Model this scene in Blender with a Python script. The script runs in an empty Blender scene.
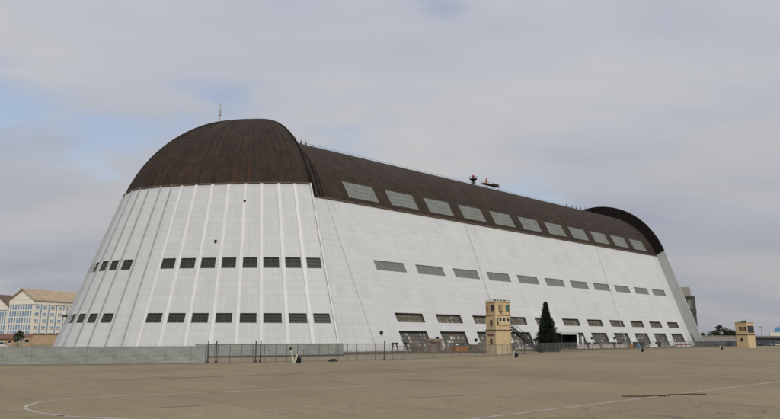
import bpy, math, random
from mathutils import Vector, Matrix
random.seed(7)
sc = bpy.context.scene
col = sc.collection
sin, cos, pi = math.sin, math.cos, math.pi
rad = math.radians

# ------------------------------------------------------------------ camera
CAM = Vector((147.0, -77.23, 3.7376))
YAW, PITCH, ROLL = 0.8560, 0.1980, 0.0044
cd = bpy.data.cameras.new('camera')
cam = bpy.data.objects.new('camera', cd)
col.objects.link(cam)
F = Vector((-sin(YAW)*cos(PITCH), cos(YAW)*cos(PITCH), sin(PITCH)))
R = Vector((cos(YAW), sin(YAW), 0))
U = R.cross(F)
c_, s_ = cos(ROLL), sin(ROLL)
R2 = R*c_ + U*s_
U2 = U*c_ - R*s_
cam.matrix_world = Matrix(((R2.x, U2.x, -F.x, CAM.x), (R2.y, U2.y, -F.y, CAM.y), (R2.z, U2.z, -F.z, CAM.z), (0, 0, 0, 1)))
cd.sensor_fit = 'HORIZONTAL'
cd.sensor_width = 36.0
cd.lens = 36.0*622.925/780
cd.clip_end = 12000
cd.clip_start = 0.5
sc.camera = cam

# ------------------------------------------------------------------ sky, sun, exposure
SUN_AZ = Vector((0.93, -0.37))       # horizontal direction towards the sun
SUN_EL = rad(38)
w = bpy.data.worlds.new('World')
sc.world = w
w.use_nodes = True
nt = w.node_tree
nt.nodes.clear()
def N(t, ty, **kw):
    n = t.nodes.new(ty)
    for k, v in kw.items():
        setattr(n, k, v)
    return n
out = N(nt, 'ShaderNodeOutputWorld')
bg = N(nt, 'ShaderNodeBackground')
bg.inputs['Strength'].default_value = 0.1
nt.links.new(bg.outputs[0], out.inputs[0])
sky = N(nt, 'ShaderNodeTexSky')
sky.sky_type = 'NISHITA'
sky.sun_disc = False
sky.sun_elevation = SUN_EL
sky.sun_rotation = math.atan2(SUN_AZ.x, SUN_AZ.y)
sky.air_density = 1.0
sky.dust_density = 1.5
def mth(t, op, a, b=None, c=None, clamp=False):
    n = t.nodes.new('ShaderNodeMath')
    n.operation = op
    n.use_clamp = clamp
    for i, x in enumerate((a, b, c)):
        if x is None:
            continue
        if isinstance(x, (int, float)):
            n.inputs[i].default_value = x
        else:
            t.links.new(x, n.inputs[i])
    return n.outputs[0]
def mixc(t, f, a, b, mode='MIX'):
    n = t.nodes.new('ShaderNodeMix')
    n.data_type = 'RGBA'
    n.blend_type = mode
    for s, x in ((n.inputs['Factor'], f), (n.inputs[6], a), (n.inputs[7], b)):
        if isinstance(x, (int, float)):
            s.default_value = x
        elif isinstance(x, tuple):
            s.default_value = (*x[:3], 1)
        else:
            t.links.new(x, s)
    return n.outputs[2]
def ramp(t, f, stops, interp='LINEAR'):
    n = t.nodes.new('ShaderNodeValToRGB')
    n.color_ramp.interpolation = interp
    e = n.color_ramp.elements
    while len(e) < len(stops):
        e.new(0.5)
    for k, (p, c) in enumerate(stops):
        e[k].position = p
        e[k].color = (c, c, c, 1) if isinstance(c, (int, float)) else (*c, 1)
    t.links.new(f, n.inputs[0])
    return n.outputs[0]
def noise(t, vec, scale, detail=4, rough=0.5, dist=0.0):
    n = t.nodes.new('ShaderNodeTexNoise')
    n.inputs['Scale'].default_value = scale
    n.inputs['Detail'].default_value = detail
    n.inputs['Roughness'].default_value = rough
    n.inputs['Distortion'].default_value = dist
    if vec is not None:
        t.links.new(vec, n.inputs['Vector'])
    return n.outputs['Fac']
def mapping(t, vec, scale=(1, 1, 1), loc=(0, 0, 0), rot=(0, 0, 0)):
    n = t.nodes.new('ShaderNodeMapping')
    n.inputs['Scale'].default_value = scale
    n.inputs['Location'].default_value = loc
    n.inputs['Rotation'].default_value = rot
    t.links.new(vec, n.inputs['Vector'])
    return n.outputs[0]
tc = N(nt, 'ShaderNodeTexCoord')
sep = N(nt, 'ShaderNodeSeparateXYZ')
nt.links.new(tc.outputs['Generated'], sep.inputs[0])
zc = mth(nt, 'MAXIMUM', sep.outputs[2], 0.0)
den = mth(nt, 'ADD', zc, 0.22)
cx = mth(nt, 'DIVIDE', sep.outputs[0], den)
cy = mth(nt, 'DIVIDE', sep.outputs[1], den)
comb = N(nt, 'ShaderNodeCombineXYZ')
nt.links.new(cx, comb.inputs[0])
nt.links.new(cy, comb.inputs[1])
cv = mapping(nt, comb.outputs[0], rot=(0, 0, -YAW))
cvs = mapping(nt, cv, scale=(0.75, 1.5, 1.0), loc=(3.1, 0.7, 0))
n1 = noise(nt, cvs, 1.15, 6, 0.52, 0.3)
n2 = noise(nt, mapping(nt, cv, scale=(1, 2.2, 1), loc=(7, 2, 0)), 0.8, 5, 0.5, 0.2)
n3 = noise(nt, mapping(nt, cv, scale=(1.5, 3.0, 1), loc=(1, 5, 0)), 1.6, 6, 0.6, 0.4)
# openings in the cloud layer: soft patches of blue round these directions
holes = None
for (dx, dy, dz), rr, st in (((-.943, .123, .311), .09, .35), ((-.925, .234, .292), .12, .34), ((-.854, .387, .352), .085, .42),
                             ((-.604, .634, .486), .06, .30), ((-.768, .571, .285), .10, .36), ((-.60, .76, .21), .13, .30), ((-.97, .2, .12), .2, .16), ((.3, -.6, .7), .4, .3)):
    vm = N(nt, 'ShaderNodeVectorMath', operation='DISTANCE')
    sm = N(nt, 'ShaderNodeVectorMath', operation='MULTIPLY')
    nt.links.new(tc.outputs['Generated'], sm.inputs[0])
    sm.inputs[1].default_value = (1, 1, 1.9)
    nt.links.new(sm.outputs[0], vm.inputs[0])
    vm.inputs[1].default_value = (dx, dy, dz*1.9)
    g = mth(nt, 'DIVIDE', mth(nt, 'ADD', vm.outputs['Value'], mth(nt, 'MULTIPLY', mth(nt, 'SUBTRACT', n3, 0.5), rr*3.2)), rr*.9)
    g = mth(nt, 'MAXIMUM', g, 0.0)
    g = mth(nt, 'MULTIPLY', g, g)
    g = mth(nt, 'MULTIPLY', g, -1.0)
    g = mth(nt, 'EXPONENT', g)
    g = mth(nt, 'MULTIPLY', g, st)
    holes = g if holes is None else mth(nt, 'MAXIMUM', holes, g)
cover = mth(nt, 'ADD', mth(nt, 'MULTIPLY', mth(nt, 'SUBTRACT', n1, 0.5), 1.5), 1.02)
cover = mth(nt, 'SUBTRACT', cover, mth(nt, 'MULTIPLY', holes, 1.75), clamp=True)
cover = ramp(nt, cover, [(0.0, 0.12), (0.75, 0.93), (1.0, 1.0)])
cloud = ramp(nt, n2, [(0.28, (4.1, 4.35, 5.1)), (0.5, (5.0, 5.1, 5.5)), (0.72, (5.75, 5.7, 5.8))])
# a thick layer is brighter overhead than at the horizon
zen = ramp(nt, sep.outputs[2], [(0.0, 0.74), (0.12, 0.84), (0.33, 1.0), (0.6, 1.15), (1.0, 1.6)])
cloud = mixc(nt, 1.0, cloud, zen, 'MULTIPLY')
bluesky = mixc(nt, 1.0, sky.outputs[0], (1.65, 1.5, 1.4), 'MULTIPLY')
nt.links.new(mixc(nt, cover, bluesky, cloud), bg.inputs['Color'])

sl = bpy.data.lights.new('sun', 'SUN')
sl.energy = 1.5
sl.angle = rad(12)
sl.color = (1.0, 0.955, 0.89)
so = bpy.data.objects.new('sun', sl)
col.objects.link(so)
sd = Vector((SUN_AZ.x*cos(SUN_EL), SUN_AZ.y*cos(SUN_EL), sin(SUN_EL)))
so.rotation_euler = sd.to_track_quat('Z', 'Y').to_euler()
so.location = (200, -100, 150)
sc.view_settings.view_transform = 'Standard'
sc.view_settings.look = 'None'
sc.view_settings.gamma = 1
sc.view_settings.exposure = 0.0
sc.view_settings.use_curve_mapping = False
sc.render.engine = 'CYCLES'
sc.cycles.transparent_max_bounces = 16

# ------------------------------------------------------------------ materials
def mat(name, base, rough=0.8, vary=0.12, scale=0.6, coords='Object', metal=0.0, fn=None, spec=0.3, stretch=(1, 1, 1)):
    m = bpy.data.materials.new(name)
    m.use_nodes = True
    t = m.node_tree
    b = t.nodes['Principled BSDF']
    b.inputs['Roughness'].default_value = rough
    b.inputs['Metallic'].default_value = metal
    b.inputs['Specular IOR Level'].default_value = spec
    co = N(t, 'ShaderNodeTexCoord')
    vec = co.outputs[coords]
    n = noise(t, mapping(t, vec, stretch), scale, 5, 0.6)
    lo = tuple(c*(1-vary) for c in base)
    hi = tuple(min(1, c*(1+vary)) for c in base)
    c = ramp(t, n, [(0.3, lo), (0.7, hi)])
    if fn:
        c = fn(t, co, c)
    if c is not None:
        t.links.new(c, b.inputs['Base Color'])
    return m
def lines(t, x, period, width):
    """1 on thin lines every `period`, else 0"""
    f = mth(t, 'FRACT', mth(t, 'DIVIDE', x, period))
    return mth(t, 'LESS_THAN', f, width/period)
def uvsep(t, co):
    s = N(t, 'ShaderNodeSeparateXYZ')
    t.links.new(co.outputs['UV'], s.inputs[0])
    return s.outputs[0], s.outputs[1]
def cell(t, u, v, du, dv, seed=0.0):
    a = mth(t, 'FLOOR', mth(t, 'DIVIDE', u, du))
    b = mth(t, 'FLOOR', mth(t, 'DIVIDE', v, dv))
    cb = N(t, 'ShaderNodeCombineXYZ')
    t.links.new(a, cb.inputs[0]); t.links.new(b, cb.inputs[1]); cb.inputs[2].default_value = seed
    wn = N(t, 'ShaderNodeTexWhiteNoise', noise_dimensions='3D')
    t.links.new(cb.outputs[0], wn.inputs['Vector'])
    return wn.outputs['Value']
def wallfn(t, co, c):
    u, v = uvsep(t, co)
    h = lines(t, v, 1.55, 0.16)
    vv = lines(t, u, 1.35, 0.12)
    c = mixc(t, mth(t, 'MULTIPLY', h, 0.15), c, (0.30, 0.30, 0.29))
    c = mixc(t, mth(t, 'MULTIPLY', vv, 0.12), c, (0.30, 0.30, 0.29))
    pn = cell(t, u, v, 5.4, 1.55)
    c = mixc(t, 1.0, c, ramp(t, pn, [(0, 0.955), (1, 1.0)]), 'MULTIPLY')
    pn2 = cell(t, u, v, 2.7, 3.1, 9.0)
    c = mixc(t, 1.0, c, ramp(t, pn2, [(0.0, 0.94), (0.10, 0.985), (0.9, 1.0), (1, 1.03)]), 'MULTIPLY')
    rr = noise(t, mapping(t, co.outputs['UV'], (2.4, 0.09, 1), (5, 9, 0)), 1.0, 5, 0.75)
    c = mixc(t, ramp(t, rr, [(0.66, 0.0), (0.80, 0.25)]), c, (0.33, 0.27, 0.21))
    # rain streaks running down the slope
    st = noise(t, mapping(t, co.outputs['UV'], (1.3, 0.05, 1)), 1.0, 4, 0.6)
    c = mixc(t, ramp(t, st, [(0.52, 0.0), (0.80, 0.30)]), c, (0.42, 0.41, 0.38))
    mud = mth(t, 'ADD', mth(t, 'MULTIPLY', v, -0.55), mth(t, 'MULTIPLY', noise(t, co.outputs['UV'], 0.7, 5, 0.7), 1.6))
    c = mixc(t, ramp(t, mud, [(0.35, 0.0), (0.8, 0.6)]), c, (0.30, 0.27, 0.22))
    st2 = noise(t, mapping(t, co.outputs['UV'], (0.08, 0.05, 1)), 1.0, 5, 0.6)
    return mixc(t, ramp(t, st2, [(0.45, 0.0), (0.75, 0.10)]), c, (0.47, 0.46, 0.43))
M = {}
M['white'] = mat('white_panel', (0.645, 0.652, 0.64), 0.6, 0.04, 2.5, fn=wallfn)
M['rib_grey'] = mat('left_leaf_grey_rib', (0.43, 0.44, 0.46), 0.7, 0.1, 0.5)  # ribs of the left front leaf, greyer than the right leaf's
M['rib'] = mat('white_rib_paint', (0.74, 0.745, 0.74), 0.55, 0.05, 0.5)
M['grey_edge'] = mat('grey_edge_paint', (0.45, 0.46, 0.45), 0.7, 0.08, 0.4)
def rooffn(t, co, c):
    u, v = uvsep(t, co)
    st = noise(t, mapping(t, co.outputs['UV'], (1.15, 0.035, 1)), 1.0, 5, 0.65)
    c = mixc(t, ramp(t, st, [(0.38, 0.0), (0.72, 0.42)]), c, (0.064, 0.053, 0.046))
    st3 = noise(t, mapping(t, co.outputs['UV'], (1.7, 0.05, 1), (31, 7, 0)), 1.0, 5, 0.7)
    c = mixc(t, ramp(t, st3, [(0.5, 0.0), (0.8, 0.35)]), c, (0.020, 0.015, 0.012))
    ru = noise(t, mapping(t, co.outputs['UV'], (0.9, 0.06, 1), (11, 3, 0)), 1.0, 4, 0.7)
    big = noise(t, mapping(t, co.outputs['UV'], (0.045, 0.05, 1), (5.3, 1.7, 0)), 1.0, 2, 0.5)
    k = mth(t, 'MULTIPLY', ramp(t, ru, [(0.50, 0.0), (0.66, 1.0)]), ramp(t, big, [(0.54, 0.0), (0.66, 0.5)]))
    c = mixc(t, k, c, (0.15, 0.045, 0.022))
    h = lines(t, v, 1.0, 0.14)
    pn = cell(t, u, v, 2.2, 1.0, 3.0)
    pn3 = cell(t, u, v, 1.1, 4.0, 7.0)
    c = mixc(t, 1.0, c, ramp(t, pn3, [(0, 0.90), (0.5, 1.0), (1, 1.08)]), 'MULTIPLY')
    lap = lines(t, u, 1.1, 0.10)
    c = mixc(t, mth(t, 'MULTIPLY', lap, 0.4), c, (0.018, 0.014, 0.012))
    c = mixc(t, 1.0, c, ramp(t, pn, [(0, 0.88), (1, 1.08)]), 'MULTIPLY')
    return mixc(t, mth(t, 'MULTIPLY', h, 0.35), c, (0.02, 0.016, 0.014))
M['roof'] = mat('weathered_brown_roofing', (0.050, 0.037, 0.029), 0.9, 0.2, 0.35, fn=rooffn, spec=0.15)
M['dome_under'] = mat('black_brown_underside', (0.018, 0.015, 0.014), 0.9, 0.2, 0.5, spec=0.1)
M['trim'] = mat('rusty_trim', (0.12, 0.085, 0.06), 0.8, 0.3, 0.7)
M['greymast'] = mat('grey_mast_paint', (0.42, 0.42, 0.42), 0.5, 0.1, 2)
M['dark'] = mat('dark_steel', (0.035, 0.036, 0.038), 0.6, 0.2, 2)
M['black'] = mat('black_plastic', (0.012, 0.012, 0.013), 0.5, 0.2, 3)
def glassfn(dark, light, du, dv, frac, third=None):
    def f(t, co, c):
        u, v = uvsep(t, co)
        r = cell(t, u, v, du, dv, 1.0)
        c = mixc(t, ramp(t, r, [(0.0, 0.0), (frac, 0.0), (min(1, frac+0.02), 0.75), (1, 1)]), dark, light)
        if third:
            r2 = cell(t, u, v, du*3, dv*2, 5.0)
            c = mixc(t, ramp(t, r2, [(0.72, 0.0), (0.76, 0.7)]), c, third)
        n = noise(t, co.outputs['UV'], 1.6, 4, 0.7)
        return mixc(t, 1.0, c, ramp(t, n, [(0.3, 0.7), (0.7, 1.25)]), 'MULTIPLY')
    return f
M['pane_dark'] = mat('dark_factory_glass', (0.04, 0.04, 0.04), 0.45, fn=glassfn((0.045, 0.044, 0.041), (0.080, 0.077, 0.070), 0.62, 0.6, 0.6))
M['pane_green'] = mat('grey_green_wired_glass', (0.16, 0.18, 0.15), 0.5, fn=glassfn((0.185, 0.20, 0.17), (0.21, 0.225, 0.195), 0.8, 0.8, 0.5))
M['pane_low'] = mat('dirty_low_glazing', (0.13, 0.12, 0.10), 0.7, fn=glassfn((0.20, 0.17, 0.13), (0.46, 0.44, 0.38), 0.55, 1.6, 0.72, (0.22, 0.165, 0.12)))
M['pane_ground'] = mat('grimy_ground_glazing', (0.07, 0.07, 0.06), 0.7, fn=glassfn((0.15, 0.148, 0.135), (0.60, 0.58, 0.50), 0.65, 0.9, 0.82, (0.24, 0.18, 0.13)))
M['mull_dark'] = mat('dark_mullion', (0.10, 0.098, 0.09), 0.7, 0.2, 1)
M['mull'] = mat('mullion_paint', (0.15, 0.145, 0.125), 0.7, 0.2, 1)
M['mull_green'] = mat('grey_green_mullion', (0.26, 0.27, 0.24), 0.7, 0.15, 1)
def groundfn(t, co, c):
    p = co.outputs['Object']
    b1 = noise(t, mapping(t, p, (0.012, 0.03, 1), rot=(0, 0, 0.3)), 1.0, 6, 0.6, 0.4)
    c = mixc(t, ramp(t, b1, [(0.35, 0.0), (0.65, 0.6)]), c, (0.222, 0.184, 0.124))
    b2 = noise(t, mapping(t, p, (0.05, 0.22, 1), (9, 4, 0)), 1.0, 6, 0.65, 0.5)
    c = mixc(t, ramp(t, b2, [(0.5, 0.0), (0.75, 0.55)]), c, (0.315, 0.252, 0.165))
    b3 = noise(t, mapping(t, p, (0.09, 0.4, 1), (2, 17, 0), (0, 0, 0.06)), 1.0, 7, 0.7, 0.6)
    c = mixc(t, ramp(t, b3, [(0.56, 0.0), (0.74, 0.6)]), c, (0.15, 0.134, 0.102))
    # worn joints between the slabs
    sp = N(t, 'ShaderNodeSeparateXYZ')
    wob = noise(t, p, 0.6, 3, 0.6)
    t.links.new(p, sp.inputs[0])
    jx = lines(t, mth(t, 'ADD', sp.outputs[0], mth(t, 'MULTIPLY', wob, 0.35)), 7.6, 0.10)
    jy = lines(t, mth(t, 'ADD', sp.outputs[1], mth(t, 'MULTIPLY', wob, 0.35)), 7.6, 0.10)
    j = mth(t, 'MAXIMUM', jx, jy)
    jn = noise(t, mapping(t, p, (0.08, 0.08, 1)), 1.0, 4, 0.6)
    c = mixc(t, mth(t, 'MULTIPLY', j, ramp(t, jn, [(0.4, 0.0), (0.65, 0.5)])), c, (0.10, 0.092, 0.08))
    vo = N(t, 'ShaderNodeTexVoronoi', feature='DISTANCE_TO_EDGE')
    vo.inputs['Scale'].default_value = 0.16
    wv = N(t, 'ShaderNodeVectorMath', operation='ADD')
    nz = N(t, 'ShaderNodeTexNoise')
    nz.inputs['Scale'].default_value = 0.5
    nz.inputs['Detail'].default_value = 5
    t.links.new(p, nz.inputs['Vector'])
    sc2 = N(t, 'ShaderNodeVectorMath', operation='SCALE')
    sc2.inputs['Scale'].default_value = 3.5
    t.links.new(nz.outputs['Color'], sc2.inputs[0])
    t.links.new(p, wv.inputs[0]); t.links.new(sc2.outputs[0], wv.inputs[1])
    t.links.new(wv.outputs[0], vo.inputs['Vector'])
    crk = ramp(t, vo.outputs['Distance'], [(0.0, 0.75), (0.012, 0.0)])
    cm = noise(t, mapping(t, p, (0.03, 0.03, 1), (3, 8, 0)), 1.0, 4, 0.6)
    c = mixc(t, mth(t, 'MULTIPLY', crk, ramp(t, cm, [(0.42, 0.0), (0.6, 0.9)])), c, (0.085, 0.078, 0.062))
    oil = noise(t, mapping(t, p, (0.35, 0.35, 1), (13, 2, 0)), 1.0, 3, 0.5)
    c = mixc(t, ramp(t, oil, [(0.70, 0.0), (0.78, 0.45)]), c, (0.09, 0.08, 0.065))
    slab = N(t, 'ShaderNodeTexWhiteNoise', noise_dimensions='2D')
    fl = N(t, 'ShaderNodeVectorMath', operation='FLOOR')
    t.links.new(mapping(t, p, (1/7.6, 1/7.6, 0)), fl.inputs[0])
    t.links.new(fl.outputs[0], slab.inputs['Vector'])
    c = mixc(t, 1.0, c, ramp(t, slab.outputs['Value'], [(0, 0.93), (1, 1.05)]), 'MULTIPLY')
    g = noise(t, p, 2.2, 6, 0.75)
    c = mixc(t, 1.0, c, ramp(t, g, [(0.25, 0.84), (0.75, 1.14)]), 'MULTIPLY')
    g2 = noise(t, p, 22.0, 3, 0.7)
    return mixc(t, 1.0, c, ramp(t, g2, [(0.25, 0.86), (0.75, 1.12)]), 'MULTIPLY')
M['ground'] = mat('worn_apron', (0.275, 0.22, 0.142), 0.92, 0.10, 0.02, fn=groundfn, spec=0.12)
def paintfn(t, co, c):
    n = noise(t, co.outputs['Object'], 1.3, 6, 0.75)
    return mixc(t, ramp(t, n, [(0.40, 0.0), (0.62, 0.85)]), c, (0.235, 0.205, 0.158))
_t = M['ground'].node_tree
_b = N(_t, 'ShaderNodeBump'); _b.inputs['Strength'].default_value = 0.5; _b.inputs['Distance'].default_value = 0.03
_c = N(_t, 'ShaderNodeTexCoord')
_t.links.new(noise(_t, _c.outputs['Object'], 5.0, 6, 0.75), _b.inputs['Height'])
_t.links.new(_b.outputs[0], _t.nodes['Principled BSDF'].inputs['Normal'])
M['line'] = mat('faded_line_paint', (0.46, 0.44, 0.385), 0.9, 0.06, 1.0, fn=paintfn, spec=0.1)
M['line_faint'] = mat('very_faded_line_paint', (0.38, 0.355, 0.30), 0.9, 0.06, 1.0, fn=paintfn, spec=0.1)
M['patch'] = mat('darker_patch', (0.19, 0.165, 0.122), 0.95, 0.15, 0.3, spec=0.1)
M['verge'] = mat('dark_weedy_gravel', (0.085, 0.074, 0.055), 0.95, 0.45, 0.7, spec=0.1)
M['grass'] = mat('dry_grass', (0.17, 0.14, 0.08), 0.95, 0.4, 1.2, spec=0.1)
def screenfn(t, co, c):
    u, v = uvsep(t, co)
    c = mixc(t, 1.0, c, ramp(t, cell(t, u, mth(t, 'MULTIPLY', v, 0.01), 6.0, 1.0, 2.0), [(0, 0.86), (1, 1.06)]), 'MULTIPLY')
    d = noise(t, mapping(t, co.outputs['UV'], (0.5, 1.4, 1)), 1.0, 5, 0.65)
    c = mixc(t, ramp(t, d, [(0.5, 0.0), (0.75, 0.3)]), c, (0.24, 0.235, 0.20))
    return mixc(t, mth(t, 'MULTIPLY', lines(t, v, 1.0, 0.05), 0.3), c, (0.1, 0.1, 0.1))
M['screen'] = mat('grey_green_windscreen', (0.32, 0.33, 0.305), 0.9, 0.05, 0.5, fn=screenfn, spec=0.1)
M['post'] = mat('galvanised_post', (0.17, 0.175, 0.175), 0.55, 0.15, 1, metal=0.3)
M['post_light'] = mat('pale_grey_post', (0.26, 0.265, 0.255), 0.6, 0.1, 1)
M['post_dark'] = mat('dark_gate_post', (0.085, 0.09, 0.092), 0.55, 0.15, 1, metal=0.3)
def meshmat(name, colr, dens):
    m = bpy.data.materials.new(name)
    m.use_nodes = True
    t = m.node_tree
    b = t.nodes['Principled BSDF']
    b.inputs['Base Color'].default_value = (*colr, 1)
    b.inputs['Roughness'].default_value = 0.6
    co = N(t, 'ShaderNodeTexCoord')
    u, v = uvsep(t, co)
    a1 = mth(t, 'FRACT', mth(t, 'MULTIPLY', mth(t, 'ADD', u, v), 13.0))
    a2 = mth(t, 'FRACT', mth(t, 'MULTIPLY', mth(t, 'SUBTRACT', u, v), 13.0))
    wires = mth(t, 'MAXIMUM', mth(t, 'LESS_THAN', a1, dens), mth(t, 'LESS_THAN', a2, dens))
    tr = N(t, 'ShaderNodeBsdfTransparent')
    mx = N(t, 'ShaderNodeMixShader')
    t.links.new(wires, mx.inputs[0]); t.links.new(tr.outputs[0], mx.inputs[1]); t.links.new(b.outputs[0], mx.inputs[2])
    t.links.new(mx.outputs[0], t.nodes['Material Output'].inputs[0])
    return m
M['wire'] = meshmat('chain_link_wire', (0.22, 0.225, 0.215), 0.13)
def towerfn(t, co, c):
    o = co.outputs['Object']
    st = noise(t, mapping(t, o, (2.2, 2.2, 0.18)), 1.0, 5, 0.7)
    c = mixc(t, ramp(t, st, [(0.50, 0.0), (0.74, 0.5)]), c, (0.33, 0.25, 0.15))
    ch = noise(t, mapping(t, o, (1, 1, 1), (4, 4, 4)), 2.6, 6, 0.75)
    return mixc(t, ramp(t, ch, [(0.62, 0.0), (0.66, 0.6)]), c, (0.50, 0.45, 0.36))
M['tower'] = mat('cream_yellow_stucco', (0.64, 0.49, 0.285), 0.85, 0.10, 0.9, fn=towerfn)
M['tower_trim'] = mat('darker_cream_trim', (0.42, 0.30, 0.15), 0.85, 0.15, 1.5)
M['ledge'] = mat('brown_ledge', (0.09, 0.07, 0.06), 0.8, 0.2, 1)
M['glass'] = mat('dark_window_glass', (0.018, 0.022, 0.028), 0.2, 0.3, 1.5, spec=0.5)
M['glass_green'] = mat('green_tinted_glass', (0.02, 0.12, 0.11), 0.2, 0.3, 1.5, spec=0.5)
M['maroon'] = mat('faded_maroon_paint', (0.20, 0.085, 0.09), 0.8, 0.2, 2)
M['cream'] = mat('cream_stucco', (0.86, 0.82, 0.70), 0.85, 0.05, 0.3)
M['fascia'] = mat('pale_cream_fascia', (0.86, 0.82, 0.72), 0.8, 0.04, 0.3)
M['tanroof'] = mat('tan_roof_tiles', (0.41, 0.32, 0.22), 0.9, 0.15, 0.3)
M['brownroof'] = mat('dark_brown_roof', (0.13, 0.09, 0.065), 0.9, 0.15, 0.3)
M['blueglass'] = mat('blue_grey_glass', (0.22, 0.33, 0.45), 0.3, 0.25, 0.4, spec=0.5)
M['palewall'] = mat('pale_grey_wall', (0.34, 0.325, 0.29), 0.9, 0.06, 0.15)
M['tanwall'] = mat('tan_block_wall', (0.46, 0.33, 0.21), 0.9, 0.08, 0.4)
M['redroof'] = mat('red_brown_tile_roof', (0.20, 0.10, 0.08), 0.9, 0.2, 0.6)
M['beige'] = mat('beige_concrete', (0.33, 0.32, 0.285), 0.9, 0.08, 0.1)
M['darkscreen'] = mat('dark_blue_grey_screen', (0.055, 0.062, 0.07), 0.9, 0.35, 0.25)
M['greyframe'] = mat('dark_grey_steelwork', (0.09, 0.092, 0.09), 0.8, 0.1, 0.2)
M['needle'] = mat('dark_conifer_needles', (0.024, 0.036, 0.020), 0.8, 0.6, 1.3, spec=0.2)
M['leaf'] = mat('olive_leaves', (0.050, 0.060, 0.032), 0.8, 0.4, 0.7, spec=0.2)
M['shrub'] = mat('green_shrub_leaves', (0.065, 0.075, 0.038), 0.8, 0.4, 0.9, spec=0.2)
M['bark'] = mat('brown_bark', (0.09, 0.065, 0.045), 0.9, 0.3, 4)
M['orange'] = mat('orange_paint', (0.52, 0.20, 0.035), 0.6, 0.15, 2)
M['brownbox'] = mat('brown_wood', (0.17, 0.12, 0.085), 0.85, 0.3, 2)
M['tanbox'] = mat('tan_plywood', (0.28, 0.22, 0.165), 0.85, 0.2, 2)
M['bluep'] = mat('blue_plastic', (0.08, 0.22, 0.36), 0.5, 0.1, 2)
M['whitep'] = mat('white_gloss_paint', (0.72, 0.72, 0.70), 0.4, 0.05, 2)
M['barrier'] = mat('pinkish_concrete', (0.43, 0.38, 0.33), 0.9, 0.15, 1.4)
M['redp'] = mat('red_paint', (0.36, 0.05, 0.045), 0.5, 0.15, 2)
M['signgreen'] = mat('pale_green_board', (0.60, 0.66, 0.47), 0.6, 0.1, 3)
M['rubber'] = mat('tyre_rubber', (0.025, 0.025, 0.025), 0.8, 0.2, 4)
M['rust'] = mat('rust_red_hose', (0.13, 0.07, 0.05), 0.9, 0.35, 3)
M['carglass'] = mat('car_glass', (0.02, 0.025, 0.03), 0.15, 0.1, 1, spec=0.6)
for k, c in dict(car_dark=(0.03, 0.035, 0.045), car_grey=(0.18, 0.19, 0.2), car_white=(0.6, 0.6, 0.6), car_blue=(0.03, 0.06, 0.14), car_red=(0.16, 0.03, 0.03)).items():
    M[k] = mat(k+'_paint', c, 0.3, 0.05, 1, spec=0.5)

# ------------------------------------------------------------------ helpers
class MB:
    def __init__(s):
        s.v, s.f, s.m, s.uv = [], [], [], []
    def poly(s, pts, mi=0, uvs=None):
        b = len(s.v)
        s.v += [tuple(p) for p in pts]
        s.f.append(list(range(b, b+len(pts))))
        s.m.append(mi)
        s.uv.append(uvs or [(p[0]+p[1], p[2]) for p in pts])
        return s
    def box(s, c, d, mi=0, rz=0.0, top=None, mat3=None):
        """centre, full size; top = scale of the upper face"""
        hx, hy, hz = d[0]/2, d[1]/2, d[2]/2
        t = top if top is not None else 1.0
        tx, ty = (t, t) if not isinstance(t, tuple) else t
        P = [(-hx, -hy, -hz), (hx, -hy, -hz), (hx, hy, -hz), (-hx, hy, -hz), (-hx*tx, -hy*ty, hz), (hx*tx, -hy*ty, hz), (hx*tx, hy*ty, hz), (-hx*tx, hy*ty, hz)]
        cr, sr = cos(rz), sin(rz)
        if mat3 is not None:
            P = [tuple(Vector(c) + mat3 @ Vector(p)) for p in P]
        else:
            P = [(c[0]+x*cr-y*sr, c[1]+x*sr+y*cr, c[2]+z) for x, y, z in P]
        for q in ((0, 3, 2, 1), (4, 5, 6, 7), (0, 1, 5, 4), (1, 2, 6, 5), (2, 3, 7, 6), (3, 0, 4, 7)):
            s.poly([P[i] for i in q], mi)
        return s
    def bar(s, a, b, w, h=None, mi=0):
        a, b = Vector(a), Vector(b)
        d = b-a
        L = d.length
        x = d.normalized()
        y = Vector((0, 0, 1)).cross(x)
        if y.length < 1e-3:
            y = Vector((0, 1, 0))
        y.normalize()
        z = x.cross(y)
        m3 = Matrix((x, y, z)).transposed()
        return s.box((a+b)/2, (L, w, h or w), mi, mat3=m3)
    def tube(s, a, b, r, r2=None, n=8, mi=0, caps=True):
        a, b = Vector(a), Vector(b)
        r2 = r if r2 is None else r2
        x = (b-a).normalized()
        y = x.orthogonal().normalized()
        z = x.cross(y)
        A = [a + (y*cos(2*pi*i/n)+z*sin(2*pi*i/n))*r for i in range(n)]
        B = [b + (y*cos(2*pi*i/n)+z*sin(2*pi*i/n))*r2 for i in range(n)]
        for i in range(n):
            j = (i+1) % n
            s.poly([A[i], A[j], B[j], B[i]], mi)
        if caps:
            s.poly(A[::-1], mi)
            s.poly(B, mi)
        return s
    def build(s, name, mats, parent=None, loc=(0, 0, 0), rz=0.0, weld=False, smooth=False):
        me = bpy.data.meshes.new(name)
        me.from_pydata(s.v, [], s.f)
        mats = mats if isinstance(mats, (list, tuple)) else [mats]
        for m in mats:
            me.materials.append(m)
        me.polygons.foreach_set('material_index', s.m)
        uvl = me.uv_layers.new(name='UVMap')
        flat = [c for f in s.uv for p in f for c in p]
        uvl.data.foreach_set('uv', flat)
        if weld:
            import bmesh
            bm = bmesh.new()
            bm.from_mesh(me)
            bmesh.ops.remove_doubles(bm, verts=bm.verts, dist=0.002)
            bm.to_mesh(me)
            bm.free()
        if smooth:
            me.polygons.foreach_set('use_smooth', [True]*len(me.polygons))
        me.update()
        o = bpy.data.objects.new(name, me)
        col.objects.link(o)
        o.location = loc
        o.rotation_euler = (0, 0, rz)
        if parent:
            o.parent = parent
        return o
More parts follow.
